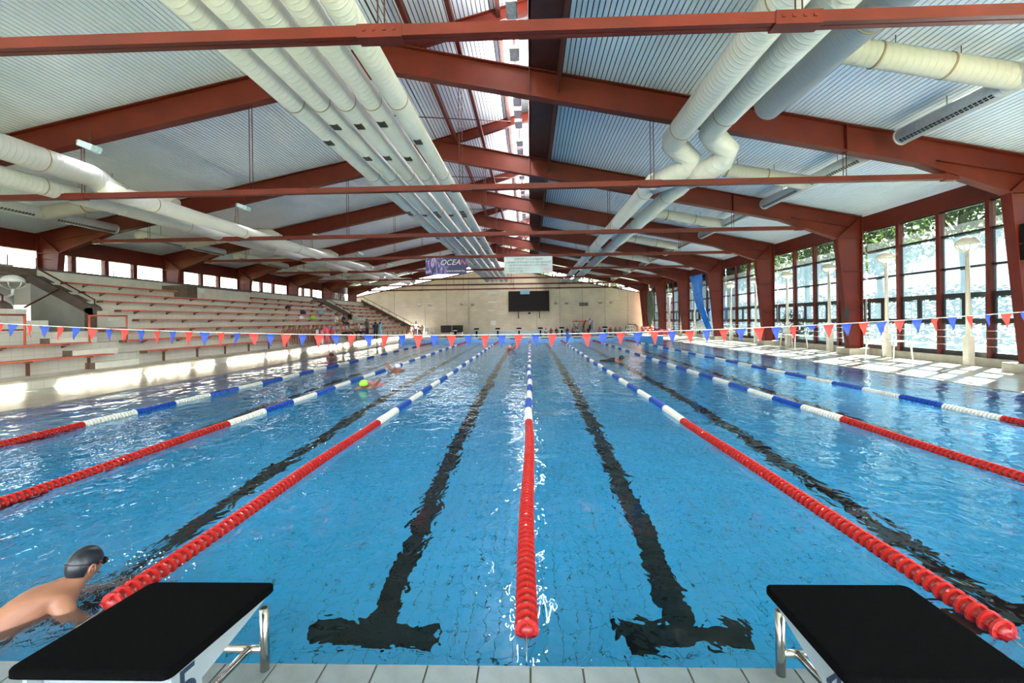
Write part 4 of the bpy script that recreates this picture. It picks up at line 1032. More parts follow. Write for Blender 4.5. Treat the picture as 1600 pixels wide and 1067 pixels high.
part('housing', MB().box(13.72, 14.35, 12.55, 12.9, 3.15, 4.15), 'black_frame', q); part('door', MB().box(13.76, 14.31, 12.53, 12.55, 3.2, 4.1), 'slot_black', q)
tag(part('warning_plate', MB().box(13.62, 13.82, 19.76, 19.785, 1.5, 2.0), 'slot_black'), 'small black plate on the second visible window column', 'sign')
q = bpy.data.objects[-1] if False else None
# blue sheet hung between the columns
sheet = MB(); n = 16; mcols = 6
for i in range(n + 1):
    f = i / n
    if f < 0.35: c = Vector((13.95, 38.0, 5.2)).lerp(Vector((13.9, 37.6, 3.8)), f / 0.35); wd = 1.55 - f * 1.2
    else: g_ = (f - 0.35) / 0.65; c = Vector((13.9, 37.6, 3.8)).lerp(Vector((13.75, 34.9, 0.7)), g_ ** 0.9); wd = 1.13 - 0.55 * g_
    for j in range(mcols + 1):
        u = j / mcols - 0.5; sheet.v.append((c.x + 0.08 * math.sin(j * 2.1 + i * 0.5) , c.y + u * wd * 2 * 0.9, c.z + 0.25 * u * f))
for i in range(n):
    for j in range(mcols): a = i * (mcols + 1) + j; sheet.face([a, a + 1, a + mcols + 2, a + mcols + 1], 0, True)
b = len(sheet.v); n_ = len(sheet.f); sheet.v += [(x + 0.02, y, z) for x, y, z in sheet.v]
for i in range(n_): sheet.face([k + b for k in sheet.f[i]][::-1], 0, True)
tag(part('blue_sheet', sheet, 'tarp_blue'), 'long blue sheet hung from the window columns and gathered low', 'sheet')
# orange buoy pile, pink pile
q = thing('life_jackets', 'orange life jackets heaped by the far right columns', 'life jackets', (13.6, 52.5, 0))
for i in range(6):
    part('jacket', MB().lathe([(0.2, 0), (0.34, 0.12), (0.32, 0.3), (0.12, 0.42)], (13.2 + 0.42 * (i % 3), 52 + 0.4 * (i // 3), 0.35 * (i // 3)), 8), 'chute_orange', q)
q = thing('white_stool', 'white folding stool by the orange life jackets', 'stool', (12.8, 50, 0))
part('seat', MB().box(12.5, 13.2, 49.8, 50.2, 0.62, 0.68), 'white_paint', q)
for a, b in ((12.5, 13.15), (13.15, 12.5)): part('leg', MB().tube([(a, 50, 0), (b, 50, 0.64)], 0.03, 6), 'white_paint', q)
q = thing('float_heap', 'heap of pink and red lane floats beside the window columns', 'floats', (13.4, 43, 0))
random.seed(3)
for i in range(9):
    cx, cy_ = 12.3 + random.random() * 0.8, 41.5 + random.random() * 4.5
    part('coil', MB().tube([(cx + 0.35 * math.cos(a), cy_ + 0.55 * math.sin(a), 0.10 + 0.04 * a + 0.1 * (i % 3)) for a in [j * 0.7 for j in range(10)]], 0.09, 6), 'pile_pink' if i % 2 else 'float_red', q)
q = tag(part('ball_net', MB().lathe([(0.2, 0.6), (0.5, 0.7), (0.6, 1.0), (0.5, 1.35), (0.2, 1.5)], (14.1, 36.8, 0), 12).tube([(14.1, 36.8, 0), (14.1, 36.8, 0.7)], 0.05, 6), mat('net_pale', (0.55, 0.58, 0.55), 0.8, vary=0.5, scale=14)[0]), 'pale mesh ball bag by the blue sheet', 'bag')
q = tag(part('drape', MB().prism([(53.6, 0.4), (51.6, 2.2), (52.6, 4.9), (54.3, 4.9), (54.5, 2.0)], 'X', 14.2, 14.3), mat('drape_green', (0.12, 0.16, 0.11), 0.8, vary=0.4, scale=3)[0]), 'dark green drape gathered in the last window bay', 'drape')
q = tag(part('drape', MB().prism([(45.6, 0.1), (46.3, 0.1), (46.2, 3.2), (46.0, 3.9)], 'X', 14.1, 14.2), mat('drape_pink', (0.62, 0.45, 0.38), 0.8, vary=0.2, scale=3)[0]), 'pale pink drape hanging by the sixth window column', 'drape')

# ------------------------------------------------------------------ people
def skinned(joints, edges, radii, sub=1, root='pelvis'):
    names = list(joints); idx = {n: i for i, n in enumerate(names)}
    me = bpy.data.meshes.new('body'); me.from_pydata([joints[n] for n in names], [(idx[a], idx[b]) for a, b in edges], [])
    o = bpy.data.objects.new('tmp_body', me); COL.objects.link(o)
    sk = o.modifiers.new('s', 'SKIN'); sk.use_smooth_shade = True
    if not me.skin_vertices: me.skin_vertices.new()
    lay = me.skin_vertices[0].data
    for n in names:
        r = radii[n]; lay[idx[n]].radius = r if isinstance(r, tuple) else (r, r); lay[idx[n]].use_root = (n == root)
    sb = o.modifiers.new('u', 'SUBSURF'); sb.levels = sub; sb.render_levels = sub
    dg = bpy.context.evaluated_depsgraph_get(); m2 = bpy.data.meshes.new_from_object(o.evaluated_get(dg))
    bpy.data.objects.remove(o)
    m2.materials.clear(); m2.materials.append(SKIN)
    for p in m2.polygons: p.use_smooth = True
    return m2
def human_joints(kind):
    J = {}
    if kind == 'stand':
        J.update(pelvis=(0, 0, .93), belly=(0, .01, 1.08), chest=(0, 0, 1.28), neck0=(0, -.015, 1.43), neck1=(0, .005, 1.50), head=(0, .02, 1.58), crown=(0, .015, 1.67))
        for s, q in ((1, 'r'), (-1, 'l')):
            J.update({'sh' + q: (.17 * s, -.01, 1.39), 'el' + q: (.24 * s, -.02, 1.12), 'wr' + q: (.24 * s, .10, .89), 'ha' + q: (.23 * s, .14, .82),
                      'hip' + q: (.09 * s, 0, .88), 'kn' + q: (.10 * s, .03, .49), 'an' + q: (.10 * s, -.01, .09), 'to' + q: (.11 * s, .14, .035)})
    elif kind == 'lean':
        J = human_joints('stand')
        for n in ('belly', 'chest', 'neck0', 'neck1', 'head', 'crown', 'shr', 'shl', 'elr', 'ell', 'wrr', 'wrl', 'har', 'hal'):
            x, y, z = J[n]; a = 0.45; zz = z - .93; J[n] = (x, y * math.cos(a) + zz * math.sin(a), .93 + zz * math.cos(a) - y * math.sin(a))
    else:
        b = 0.08 if kind == 'sit' else 0.10
        J.update(pelvis=(0, 0, b), belly=(0, -.01, b + .16), chest=(0, .03, b + .36), neck0=(0, .06, b + .50), neck1=(0, .09, b + .57), head=(0, .12, b + .66), crown=(0, .12, b + .75))
        for s, q in ((1, 'r'), (-1, 'l')):
            J.update({'sh' + q: (.17 * s, .04, b + .46), 'el' + q: (.22 * s, .10, b + .22), 'wr' + q: (.14 * s, .30, b + .12), 'ha' + q: (.10 * s, .38, b + .12), 'hip' + q: (.09 * s, .04, b)})
            if kind == 'sit': J.update({'kn' + q: (.12 * s, .44, b + .03), 'an' + q: (.12 * s, .44, b - .38), 'to' + q: (.13 * s, .58, b - .43)})
            else: J.update({'kn' + q: (.15 * s, .36, b + .28), 'an' + q: (.14 * s, .52, b - .04), 'to' + q: (.15 * s, .66, b - .07)})
    return J
HE = [('pelvis', 'belly'), ('belly', 'chest'), ('chest', 'neck0'), ('neck0', 'neck1'), ('neck1', 'head'), ('head', 'crown')]
for q in 'rl': HE += [('neck0', 'sh' + q), ('sh' + q, 'el' + q), ('el' + q, 'wr' + q), ('wr' + q, 'ha' + q), ('pelvis', 'hip' + q), ('hip' + q, 'kn' + q), ('kn' + q, 'an' + q), ('an' + q, 'to' + q)]
HR = dict(pelvis=(.15, .11), belly=(.13, .10), chest=(.15, .115), neck0=(.08, .07), neck1=.055, head=(.085, .10), crown=(.065, .075))
for q in 'rl': HR.update({'sh' + q: .062, 'el' + q: .042, 'wr' + q: .028, 'ha' + q: (.04, .02), 'hip' + q: .085, 'kn' + q: .058, 'an' + q: .04, 'to' + q: (.04, .025)})
KIT = {}
def build_kit(kind):
    J = human_joints(kind); me = skinned(J, HE, HR, 1)
    segs = [(Vector(J[a]), Vector(J[b]), b if b != 'crown' else 'head') for a, b in HE]
    def seg_of(p):
        best = None; bd = 9
        for a, b, n in segs:
            ab = b - a; t = max(0, min(1, (p - a).dot(ab) / ab.length_squared)); d = (p - a - ab * t).length - (HR[n][0] if isinstance(HR[n], tuple) else HR[n]) * 0.6
            if d < bd: bd = d; best = (n, t)
        return best
    lab = [seg_of(v.co) for v in me.vertices]
    def cloth(test, off, name):
        keep = [p for p in me.polygons if sum(test(*lab[i], me.vertices[i].co) for i in p.vertices) > len(p.vertices) / 2]
        if not keep: return None
        mp = {}; vs = []; fs = []
        for p in keep:
            f = []
            for i in p.vertices:
                if i not in mp: mp[i] = len(vs); vs.append(tuple(me.vertices[i].co + me.vertices[i].normal * off))
                f.append(mp[i])
            fs.append(f)
        c = bpy.data.meshes.new(name); c.from_pydata(vs, [], fs); c.update()
        for p in c.polygons: p.use_smooth = True
        return c
    hd = Vector(J['head'])
    hair = cloth(lambda n, t, co: n == 'head' and (co - hd).dot(Vector((0, -0.75, 0.66))) > -0.005, 0.014, 'hair')
    shirt = cloth(lambda n, t, co: n in ('belly', 'chest', 'neck0', 'shr', 'shl') or (n in ('elr', 'ell') and t < 0.75), 0.016, 'shirt')
    trousers = cloth(lambda n, t, co: n in ('pelvis', 'hipr', 'hipl', 'knr', 'knl') or (n in ('anr', 'anl') and t < 0.9) or (n == 'belly' and t < 0.3), 0.014, 'trousers')
    shorts = cloth(lambda n, t, co: n in ('pelvis', 'hipr', 'hipl') or (n in ('knr', 'knl') and t < 0.35) or (n == 'belly' and t < 0.15), 0.012, 'swim_shorts')
    # small nose, eyes, ears and mouth on the face
    f = MB(); fy = 0.105
    f.lathe([(0.012, -0.02), (0.016, 0.0), (0.004, 0.025)], (hd.x, hd.y + fy, hd.z - 0.005), 6)
    e = MB()
    for s in (-1, 1): e.lathe([(0.010, -0.006), (0.012, 0), (0.010, 0.006)], (hd.x + s * 0.032, hd.y + 0.086, hd.z + 0.018), 6)
    e.box(hd.x - 0.02, hd.x + 0.02, hd.y + 0.085, hd.y + 0.1, hd.z - 0.048, hd.z - 0.04)
    ear = MB()
    for s in (-1, 1): ear.lathe([(0.008, -0.028), (0.018, -0.01), (0.02, 0.012), (0.008, 0.028)], (hd.x + s * 0.083, hd.y, hd.z), 6)
    f.add(ear)
    KIT[kind] = dict(body=me, hair=hair, shirt=shirt, trousers=trousers, shorts=shorts, nose=f.mesh('nose_and_ears', SKIN), eyes=e.mesh('eyes_and_mouth', 'eye_dark'))
for kd in ('stand', 'lean', 'sit', 'floor'): build_kit(kd)
def person(kind, loc, rz, label, hair='hair_dark', shirt=None, trousers=None, shorts=None, scale=1.0, group=None):
    K = KIT[kind]; t = thing('person', label, 'person', loc, rz, group); t.scale = (scale,) * 3
    def pt(n, me, m_=None):
        o = bpy.data.objects.new(n, me); COL.objects.link(o); o.parent = t
        if m_:
            if not me.materials: me.materials.append(M[m_])
            o.material_slots[0].link = 'OBJECT'; o.material_slots[0].material = M[m_]
    pt('body', K['body']); pt('nose_and_ears', K['nose']); pt('eyes_and_mouth', K['eyes'])
    if hair: pt('hair', K['hair'], hair)
    if shirt: pt('shirt', K['shirt'], shirt)
    if trousers: pt('trousers', K['trousers'], trousers)
    if shorts: pt('swim_shorts', K['shorts'], shorts)
    return t
RP = -PI / 2     # facing +X (the pool)
# row of bathers on the lowest bench
bys = [25.3, 25.9, 26.45, 27.0, 27.55, 28.15, 28.75, 29.35, 30.0]
for i, y in enumerate(bys):
    person('sit', (-14.15, y, 0.76), RP + (0.25 if i % 3 == 0 else -0.2), 'bare-chested boy, %s from the left of the row seated on the lowest bench' % ORD[i], shorts='cloth_navy' if i % 2 else 'cloth_black', hair='hair_dark' if i % 2 else 'hair_brown', scale=0.92, group='boys on the lowest bench')
person('stand', (-13.25, 28.9, 0.0), RP - 0.4, 'girl wrapped in a bright pink towel, standing in front of the benches', hair='hair_brown', shirt='towel_pink', trousers='towel_pink', scale=0.93)
person('stand', (-13.2, 27.5, 0.0), RP + 0.5, 'child in pale pink standing left of the pink towel girl', shirt='cloth_white', shorts='cloth_pink', scale=0.83, hair='hair_brown')
person('stand', (-13.2, 28.15, 0.0), RP + 0.1, 'child in white standing beside the pink towel girl', shirt='cloth_pink', trousers='cloth_white', scale=0.8)
person('stand', (-13.2, 29.55, 0.0), RP - 0.2, 'child in a red swimsuit standing right of the pink towel girl', shirt='cloth_red', shorts='cloth_red', scale=0.85)
person('stand', (-13.75, 31.0, 0.0), RP - 0.6, 'adult in grey shirt and white trousers standing at the foot of the stand', shirt='cloth_grey', trousers='cloth_white', scale=0.98)
person('sit', (-14.15, 33.5, 0.76), RP, 'seated person in pink shirt and black trousers', shirt='cloth_pink', trousers='cloth_black')
person('sit', (-14.15, 34.2, 0.76), RP + 0.3, 'seated person in mint green shirt and black trousers', shirt='cloth_green', trousers='cloth_black')
person('sit', (-14.15, 36.0, 0.76), RP, 'seated person in khaki shirt, right of the mint green one', shirt='cloth_khaki', trousers='cloth_black')
person('sit', (-14.15, 37.0, 0.76), RP + 0.3, 'seated person in white shirt near the end of the lowest bench', shirt='cloth_white', trousers='cloth_navy')
person('sit', (-15.7, 36.0, 1.53), RP, 'person in white shirt seated on the third row', shirt='cloth_white', trousers='cloth_khaki')
person('sit', (-15.7, 37.3, 1.53), RP, 'person in dark shirt seated on the third row', shirt='cloth_black', trousers='cloth_navy')
person('stand', (-13.9, 37.9, 0.28), RP - 0.3, 'person in olive top standing on the ledge', shirt='cloth_olive', trousers='cloth_black')
person('stand', (-13.4, 38.6, 0.0), RP + PI * 0.6, 'person in dark navy clothes standing on the deck', shirt='cloth_navy', trousers='cloth_black')
person('stand', (-13.2, 39.2, 0.0), RP + PI * 0.5, 'person in light blue shirt and jeans standing on the deck', shirt='cloth_blue', trousers='cloth_blue')
cl = ['cloth_olive', 'cloth_white', 'cloth_grey', 'cloth_red', 'cloth_orange', 'cloth_orange', 'cloth_orange', 'cloth_khaki']
cn = ['olive', 'white', 'grey', 'red', 'bright orange', 'orange', 'pale orange', 'khaki']
for i in range(8):
    person('stand', (-15.3 + 0.36 * i + (0.3 if i > 3 else 0), 51.3 + 0.3 * (i % 3), 0.0) if i > 3 else (-12.9, 47.5 + i * 0.9, 0), PI + 0.3 * (i % 3), 'child in %s top, %s from left in far corner group' % (cn[i], ORD[i]), shirt=cl[i], shorts='cloth_black', scale=0.74, hair='hair_brown' if i % 2 else 'hair_dark')
person('stand', (-12.3, 48.2, 0.0), PI, 'adult in white top and dark trousers at the far left corner', shirt='cloth_white', trousers='cloth_navy')
fx = [(1.9, 0), (2.5, 0), (3.1, 1), (4.4, 0), (5.0, 1), (5.62, 0), (6.24, 1), (6.86, 0), (8.1, 1), (9.4, 0), (9.95, 1), (10.5, 0)]
fc = ['cloth_white', 'cloth_red', 'cloth_black', 'cloth_navy', 'cloth_pink', 'cloth_white', None, 'cloth_navy', 'cloth_pink', 'cloth_red', None, 'cloth_grey']
for i, (x, a) in enumerate(fx):
    person('floor', (x, 52.55, 0.0), PI + (0.3 if a else -0.2), 'small child, %s from the left of the row seated at the far pool edge' % ORD[i], shirt=fc[i], shorts='cloth_navy', scale=0.82, hair='hair_dark' if a else 'hair_brown')
person('stand', (5.6, 54.1, 0.0), PI, 'adult in white shirt and khaki trousers by the left goal post', shirt='cloth_white', trousers='cloth_khaki', scale=0.93)
person('lean', (6.45, 54.15, 0.0), -PI * 0.6, 'adult in red shirt leaning by the goal frame', shirt='cloth_red', trousers='cloth_black', scale=0.97)
person('stand', (7.25, 54.15, 0.0), PI * 0.6, 'tall adult in white shirt and black trousers by the goal frame', shirt='cloth_white', trousers='cloth_black', scale=1.04)
# bags and towels on the stand
for i, (x, y, z, s, m_, lb) in enumerate(((-17.3, 36.6, 2.32, 0.3, 'cloth_blue', 'bright blue bag on the fifth stand row'), (-16.5, 33.6, 1.92, 0.22, 'green', 'bright green bag on the fourth stand row'),
                                  (-16.5, 31.9, 1.92, 0.22, 'cloth_white', 'white towel on the fourth stand row'), (-17.3, 33.8, 2.32, 0.22, 'cloth_navy', 'dark bag on the fifth stand row'), (-18.05, 33, 2.72, 0.2, 'cloth_navy', 'dark blue bag on the sixth stand row'))):
    q = thing('bag', lb, 'bag', (x, y, z))
    part('body', MB().lathe([(s * 0.8, 0), (s, s * 0.4), (s * 0.9, s * 0.9), (s * 0.4, s * 1.2)], (x, y, z + 0.015), 10), m_, q)
    part('strap', MB().tube([(x, y - s * 0.5, z + s), (x, y, z + s * 1.6), (x, y + s * 0.5, z + s)], 0.02, 5), m_, q)
q = thing('kickboard', 'yellow kickboard lying on the deck by the adult in grey', 'kickboard', (-13.4, 30.3, 0))
part('board', rounded_slab(-13.6, -13.2, 29.9, 30.6, 0.0, 0.05, 0.1), mat('yellow', (0.75, 0.5, 0.05), 0.6)[0], q)

# distant swimmers
def swimmer(loc, rz, label, cap='cap_black', suit=None, arm=True, s=1.0):
    J = dict(pelvis=(0, -.62, -.12), belly=(0, -.42, -.08), chest=(0, -.2, -.03), neck0=(0, -.04, .0), neck1=(0, .03, .05), head=(0, .12, .10), crown=(0, .20, .13),
             shr=(.17, -.05, .0), elr=(.30, .22, -.10), wrr=(.22, .45, -.18), har=(.20, .55, -.2),
             shl=(-.17, -.05, .02), ell=(-.36, -.05, .22) if arm else (-.3, .2, -.1), wrl=(-.34, .22, .12) if arm else (-.22, .45, -.18), hal=(-.32, .32, .05) if arm else (-.2, .55, -.2),
             hipr=(.09, -.7, -.14), knr=(.1, -1.05, -.25), anr=(.1, -1.45, -.2), tor=(.1, -1.6, -.2), hipl=(-.09, -.7, -.14), knl=(-.1, -1.05, -.22), anl=(-.1, -1.45, -.3), tol=(-.1, -1.6, -.3))
    t = thing('swimmer', label, 'swimmer', loc, rz); t.scale = (s,) * 3
    me = skinned(J, HE, HR, 1); o = bpy.data.objects.new('body', me); COL.objects.link(o); o.parent = t
    if cap:
        c = MB().lathe([(0.105, -0.02), (0.112, 0.03), (0.095, 0.08), (0.05, 0.115), (0.01, 0.125)], (0, 0.13, 0.10), 14); o = bpy.data.objects.new('swim_cap', c.mesh('swim_cap', cap)); COL.objects.link(o); o.parent = t
    if suit:
        c = MB().tube([(0, -.7, -.1), (0, -.42, -.06), (0, -.2, -.01), (0, -.1, .01)], [.13, .125, .15, .12], 12); o = bpy.data.objects.new('swimsuit', c.mesh('swimsuit', suit)); COL.objects.link(o); o.parent = t
swimmer((-9.55, 21.4, 0), -PI / 2 * 1.9, 'swimmer with dark hair near the left pool edge', 'hair_dark', arm=False)
swimmer((-4.15, 11.3, 0), PI * 0.95, 'swimmer in pink suit and lime green cap beside the second lane rope', 'green', 'cloth_pink')
swimmer((-4.55, 15.3, 0), 0.2, 'distant swimmer with arm raised beyond the pink one', 'cloth_white')
swimmer((-1.13, 25.8, 0), PI, 'distant swimmer in the lane left of the middle rope', 'cloth_pink')
swimmer((3.5, 17.8, 0), -PI * 0.6, 'swimmer in dark cap right of the middle rope', 'cap_black', 'cloth_black', arm=False)

# the swimmer in the foreground
def fg_swimmer():
    t = thing('swimmer', 'bare-backed swimmer in black cap beside the left starting block', 'swimmer', (-2.9, 2.6, 0))
    d = Vector((0.42, 0.90, 0)).normalized()     # heading of the spine
    rt = Vector((d.y, -d.x, 0))
    C0 = Vector((-2.90, 2.62, -0.065))
    def P(a, b, z): q = C0 + d * a + rt * b; return (q.x, q.y, z + C0.z)
    J = dict(pelvis=P(-.50, 0, -.16), belly=P(-.34, 0, -.09), mid=P(-.20, 0, -.02), chest=P(-.07, 0, .045), neck0=P(.06, 0, .085), neck1=P(.12, 0, .125), head=P(.17, .0, .165))
    E_ = [('pelvis', 'belly'), ('belly', 'mid'), ('mid', 'chest'), ('chest', 'neck0'), ('neck0', 'neck1'), ('neck1', 'head')]
    R_ = dict(pelvis=(.10, .14), belly=(.09, .125), mid=(.095, .145), chest=(.115, .155), neck0=(.07, .085), neck1=(.06, .06), head=(.06, .06))
    for s, q in ((1, 'r'), (-1, 'l')):
        J.update({'cl' + q: P(.035, s * .10, .068), 'sh' + q: P(.025, s * .158, .035), 'ua' + q: P(.055, s * .20, -.05), 'el' + q: P(.16, s * .27, -.22), 'fa' + q: P(.34, s * .22, -.24), 'wr' + q: P(.45, s * .16, -.27), 'pa' + q: P(.51, s * .14, -.28),
                  'hip' + q: P(-.58, s * .09, -.20), 'kn' + q: P(-.80, s * .16, -.52), 'an' + q: P(-1.10, s * .16, -.70), 'to' + q: P(-1.22, s * .2, -.78)})
        E_ += [('neck0', 'cl' + q), ('cl' + q, 'sh' + q), ('sh' + q, 'ua' + q), ('ua' + q, 'el' + q), ('el' + q, 'fa' + q), ('fa' + q, 'wr' + q), ('wr' + q, 'pa' + q), ('pelvis', 'hip' + q), ('hip' + q, 'kn' + q), ('kn' + q, 'an' + q), ('an' + q, 'to' + q)]
        R_.update({'cl' + q: (.065, .065), 'sh' + q: (.060, .060), 'ua' + q: .055, 'el' + q: .045, 'fa' + q: .042, 'wr' + q: .03, 'pa' + q: (.042, .018), 'hip' + q: .09, 'kn' + q: .06, 'an' + q: .04, 'to' + q: (.04, .02)})
        for f in range(4):
            w_ = (f - 1.5) * 0.021; L = (0.062, 0.072, 0.068, 0.052)[f]
            a, b, c = 'f%d%sa' % (f, q), 'f%d%sb' % (f, q), 'f%d%sc' % (f, q)
            J.update({a: P(.55, s * (.14 + w_), -.285), b: P(.55 + L * .55, s * (.14 + w_ * 1.25), -.29), c: P(.55 + L, s * (.14 + w_ * 1.4), -.305)})
            E_ += [('pa' + q, a), (a, b), (b, c)]; R_.update({a: .0095, b: .009, c: .008})
        J.update({'t1' + q: P(.50, s * .10, -.285), 't2' + q: P(.535, s * .07, -.29)}); E_ += [('pa' + q, 't1' + q), ('t1' + q, 't2' + q)]; R_.update({'t1' + q: .012, 't2' + q: .009})
    me = skinned(J, E_, R_, 2)
    o = bpy.data.objects.new('body', me); COL.objects.link(o); o.parent = t; o.matrix_parent_inverse = Matrix.Translation(-Vector(t.location))
    # head: shaped ellipsoid with face, turned a little to the right of the spine
    hd = Vector(P(.175, 0.0, .215)); yaw = math.atan2(d.x, d.y) - 0.25; pitch = 0.30
    Rz = Matrix.Rotation(-yaw, 3, 'Z') @ Matrix.Rotation(-pitch, 3, 'X')
    def head_pt(u, v, grow=0.0):
        x = math.sin(v) * math.cos(u); y = math.sin(v) * math.sin(u); z = math.cos(v)
        a, b, c = 0.072, 0.093, 0.108
        px, py, pz = x * a, y * b, z * c
        if z < 0: px *= 1 - 0.30 * z * z; py *= 1 - 0.10 * z * z
        if y > 0:       # face side
            if abs(x) < 0.22 and -0.35 < z < 0.12: py += 0.024 * (1 - abs(x) / 0.22) * (1 - abs(z + 0.15) / 0.3 if abs(z + 0.15) < 0.3 else 0)
            if 0.2 < abs(x) < 0.6 and 0.0 < z < 0.25: py -= 0.007
            if abs(x) < 0.35 and -0.62 < z < -0.5: py += 0.005
            if z < -0.75: py += 0.008
        q = Vector((px, py, pz)); q += q.normalized() * grow
        return q
    def hmesh(grow, vmax_fn, name, m_):
        h = MB(); NU, NV = 40, 28
        pts = {}
        for j in range(NV + 1):
            for i in range(NU):
                u = 2 * PI * i / NU; v = PI * j / NV; p = head_pt(u, max(v, 1e-3), grow)
                pts[(i, j)] = len(h.v); q = Rz @ p + hd; h.v.append(tuple(q))
        for j in range(NV):
            for i in range(NU):
                u = 2 * PI * (i + .5) / NU; v = PI * (j + .5) / NV
                if v <= vmax_fn(u): h.face([pts[(i, j)], pts[((i + 1) % NU, j)], pts[((i + 1) % NU, j + 1)], pts[(i, j + 1)]], 0, True)
        return part(name, h, m_, t)
    HEAD = hmesh(0.0, lambda u: PI, 'head', SKIN)
    hmesh(0.006, lambda u: (1.30 if math.sin(u) > 0.3 else (1.62 if abs(math.sin(u)) <= 0.3 else 2.15)), 'swim_cap', 'cap_black')
    for s in (-1, 1):
        e = MB(); base = Vector((0.078 * s, -0.006, -0.018))
        for a in range(9):
            an = -0.6 + a * (PI + 1.0) / 8; q = Rz @ (base + Vector((0.008 * s, -0.016 * math.cos(an) * 1.0 - 0.004, 0.028 * math.sin(an)))) + hd; e.v.append(tuple(q))
        pts = [Vector(v) for v in e.v]; e = MB().tube(pts, 0.007, 8); c = Rz @ (base + Vector((0.004 * s, -0.004, 0))) + hd
        e.tube([c - Vector((0, 0, .018)), c, c + Vector((0, 0, .018))], [0.006, 0.012, 0.006], 8); part('ear', e, SKIN, HEAD)
        g = Rz @ Vector((0.033 * s, 0.088, 0.012)) + hd; g2 = Rz @ Vector((0.033 * s, 0.104, 0.012)) + hd
        part('goggle_lens', MB().tube([g, g2], [0.024, 0.017], 14), 'goggle', HEAD)
    st = MB(); st.tube([Rz @ (head_pt(PI / 2 + a * PI / 10, 1.46, 0.009)) + hd for a in range(0, 21)], 0.004, 6); part('goggle_strap', st, 'goggle', HEAD)
    m_ = Rz @ Vector((0, 0.098, -0.062)) + hd; r1 = Rz @ Vector((0.02, 0.093, -0.062)) + hd; l1 = Rz @ Vector((-0.02, 0.093, -0.062)) + hd
    part('lips', MB().tube([l1, m_, r1], [0.003, 0.006, 0.003], 8), mat('lips', (0.25, 0.09, 0.06), 0.5)[0], HEAD)
    tr_ = MB().tube([P(-.64, 0, -.20), P(-.50, 0, -.15), P(-.40, 0, -.10)], [.15, .165, .145], 14); part('swim_shorts', tr_, 'cloth_navy', t)
fg_swimmer()
random.seed(21)
sp = MB()      # a little splash and foam by the swimmer
for i in range(70):
    a = random.uniform(0, 2 * PI); rr_ = random.uniform(0.02, 0.16)
    cx, cy_ = (-2.47 + rr_ * math.cos(a) * 1.2, 2.98 + rr_ * math.sin(a) * 1.6) if i % 2 else (-2.72 + random.uniform(-.28, .12), 3.12 + random.uniform(-.08, .14))
    q = random.uniform(0.003, 0.009)
    sp.lathe([(q * .6, -q * .5), (q, 0), (q * .6, q * .6), (q * .1, q * .8)], (cx, cy_, WATER_Z + q * 0.4), 6)
tag(part('splash', sp, mat('foam', (0.8, 0.88, 0.9), 0.3)[0]), 'small white splash in front of the black-capped swimmer', 'splash', kind='stuff')

# ------------------------------------------------------------------ outside
def gbox(a): return MB().box(*a)
mb = MB().box(15.3, 90, -60, 120, -0.5, -0.2); mb.box(-90, -23, -60, 120, -0.5, -0.2); mb.box(-23, 15.3, 56.6, 120, -0.5, -0.2); mb.box(-23, 15.3, -60, Y0, -0.5, -0.2)
tag(part('lawn', mb, 'ground'), 'green grass outside the windows', 'ground', kind='stuff')
random.seed(11)
def crown_mesh(n=2600):
    c = MB()
    blobs = [(random.uniform(-1.7, 1.7), random.uniform(-1.7, 1.7), random.uniform(-1.3, 1.6), random.uniform(1.0, 1.7)) for _ in range(9)]
    for i in range(n):
        bx_, by_, bz_, r = random.choice(blobs)
        v = Vector((random.gauss(0, 1), random.gauss(0, 1), random.gauss(0, 1))).normalized() * r * random.uniform(0.7, 1.0)
        p = Vector((bx_, by_, bz_)) + v; s = random.uniform(0.10, 0.2)
        a = Vector((random.gauss(0, 1), random.gauss(0, 1), random.gauss(0, 1))).normalized(); b = a.cross(v).normalized()
        k = len(c.v); c.v += [tuple(p - a * s), tuple(p + b * s * .6), tuple(p + a * s), tuple(p - b * s * .6)]; c.face((k, k + 1, k + 2, k + 3))
    return c.mesh('foliage', 'leaf')
CRN = [crown_mesh(), crown_mesh(), crown_mesh()]
tk = MB().tube([(0, 0, -5.4), (0.1, 0, -3), (-0.05, 0.1, -1), (0.1, 0, 1)], [0.2, 0.16, 0.12, 0.05], 8)
for q in range(5):
    a = q * 1.26; tk.tube([(0.05, 0, -2.2 + q * 0.4), (math.cos(a) * 0.9, math.sin(a) * 0.9, -0.8 + q * 0.4), (math.cos(a) * 1.5, math.sin(a) * 1.5, 0.2 + q * 0.3)], [0.07, 0.05, 0.02], 6)
TK = tk.mesh('trunk', 'bark')
tpos = [(33 + (i % 2), 16 + 9.5 * i, 9.2 + (i % 3) * 0.3) for i in range(9)] + [(41, 101 + 10 * i, 9.2 + (i % 2)) for i in range(5)] + [(2, 66, 9.2), (11.5, 67, 9.2), (20, 67, 9.2)]
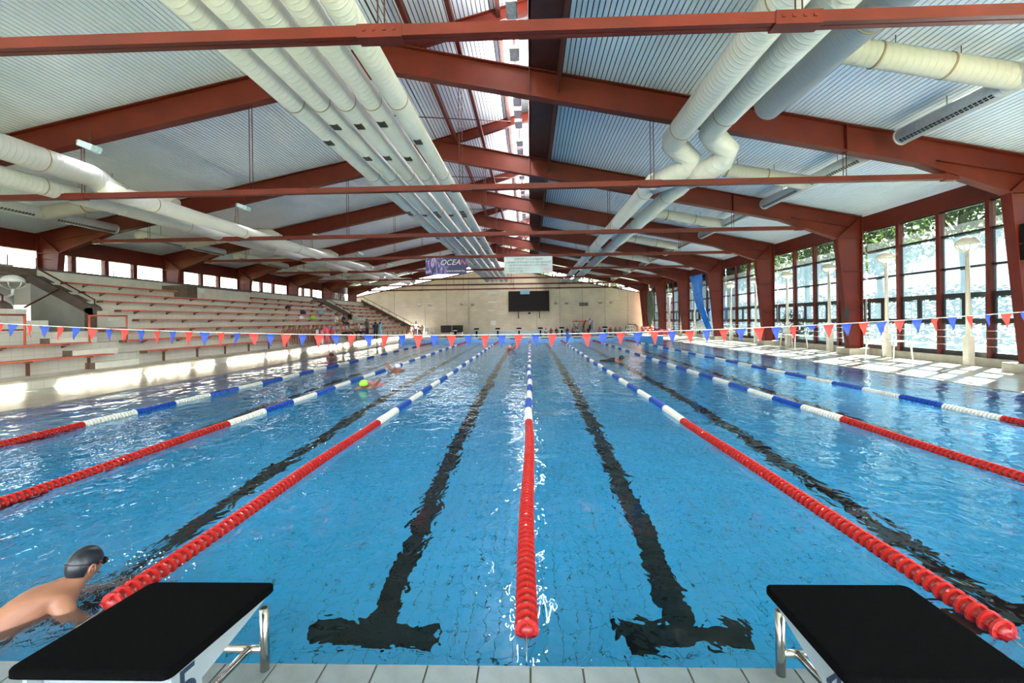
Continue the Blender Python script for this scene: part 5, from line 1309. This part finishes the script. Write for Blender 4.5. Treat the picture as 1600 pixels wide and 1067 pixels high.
for i, (x, y, z) in enumerate(tpos):
    where = 'outside the window wall' if i < 14 else 'outside beyond the end wall'
    lb = '%s leafy green tree %s' % ((CN + ['eighth nearest', 'ninth nearest'])[i] if i < 9 else ['nearest back-row', 'second back-row', 'third back-row', 'fourth back-row', 'farthest back-row', 'leftmost', 'second', 'third', 'rightmost'][i - 9], where)
    if i == 6: lb = 'seventh nearest leafy green tree outside the window wall'
    t = thing('tree', lb, 'tree', (x, y, z), random.uniform(0, 6), 'trees outside'); t.scale = (1.65, 1.65, 1.7)
    for n, me in (('foliage', CRN[i % 3]), ('trunk', TK)):
        o = bpy.data.objects.new(n, me); COL.objects.link(o); o.parent = t
        if n == 'foliage': o['kind'] = 'stuff'

def added_hedge_mesh(L=12.0, H=3.6, W=1.6, n=3200):  # hedge added to block the bright low sky behind the lower panes
    c = MB()
    for i in range(n):
        x, y, z = random.uniform(-W / 2, W / 2), random.uniform(-L / 2, L / 2), random.uniform(0.05, H) * (0.93 + 0.07 * math.sin(i * 0.37))
        if abs(x) < W * 0.3 and z < H * 0.85: x = math.copysign(W * random.uniform(0.35, 0.5), x)
        a = Vector((random.gauss(0, 1), random.gauss(0, 1), random.gauss(0, 1))).normalized(); b = a.orthogonal().normalized(); s_ = random.uniform(0.10, 0.19)
        p = Vector((x, y, z)); k = len(c.v); c.v += [tuple(p - a * s_), tuple(p + b * s_ * .6), tuple(p + a * s_), tuple(p - b * s_ * .6)]; c.face((k, k + 1, k + 2, k + 3))
    return c.mesh('foliage', 'leaf')
HM = added_hedge_mesh()
hw = MB()
for q in range(12): hw.tube([(0, -5.5 + q, 0), (0.1, -5.4 + q, 1.6), (0, -5.5 + q, 3.0)], [0.05, 0.04, 0.02], 5)
HW = hw.mesh('stems', 'bark')
HL = ['nearest', 'second', 'third', 'fourth', 'fifth', 'sixth', 'seventh', 'eighth']
for i in range(8):
    t = thing('hedge', '%s added green hedge section blocking low sky outside the window wall' % HL[i], 'hedge', (25.0, 18 + 12.6 * i, -0.08), 0, 'added hedges outside')
    for n, me in (('foliage', HM), ('stems', HW)):
        o = bpy.data.objects.new(n, me); COL.objects.link(o); o.parent = t; o['kind'] = 'stuff'
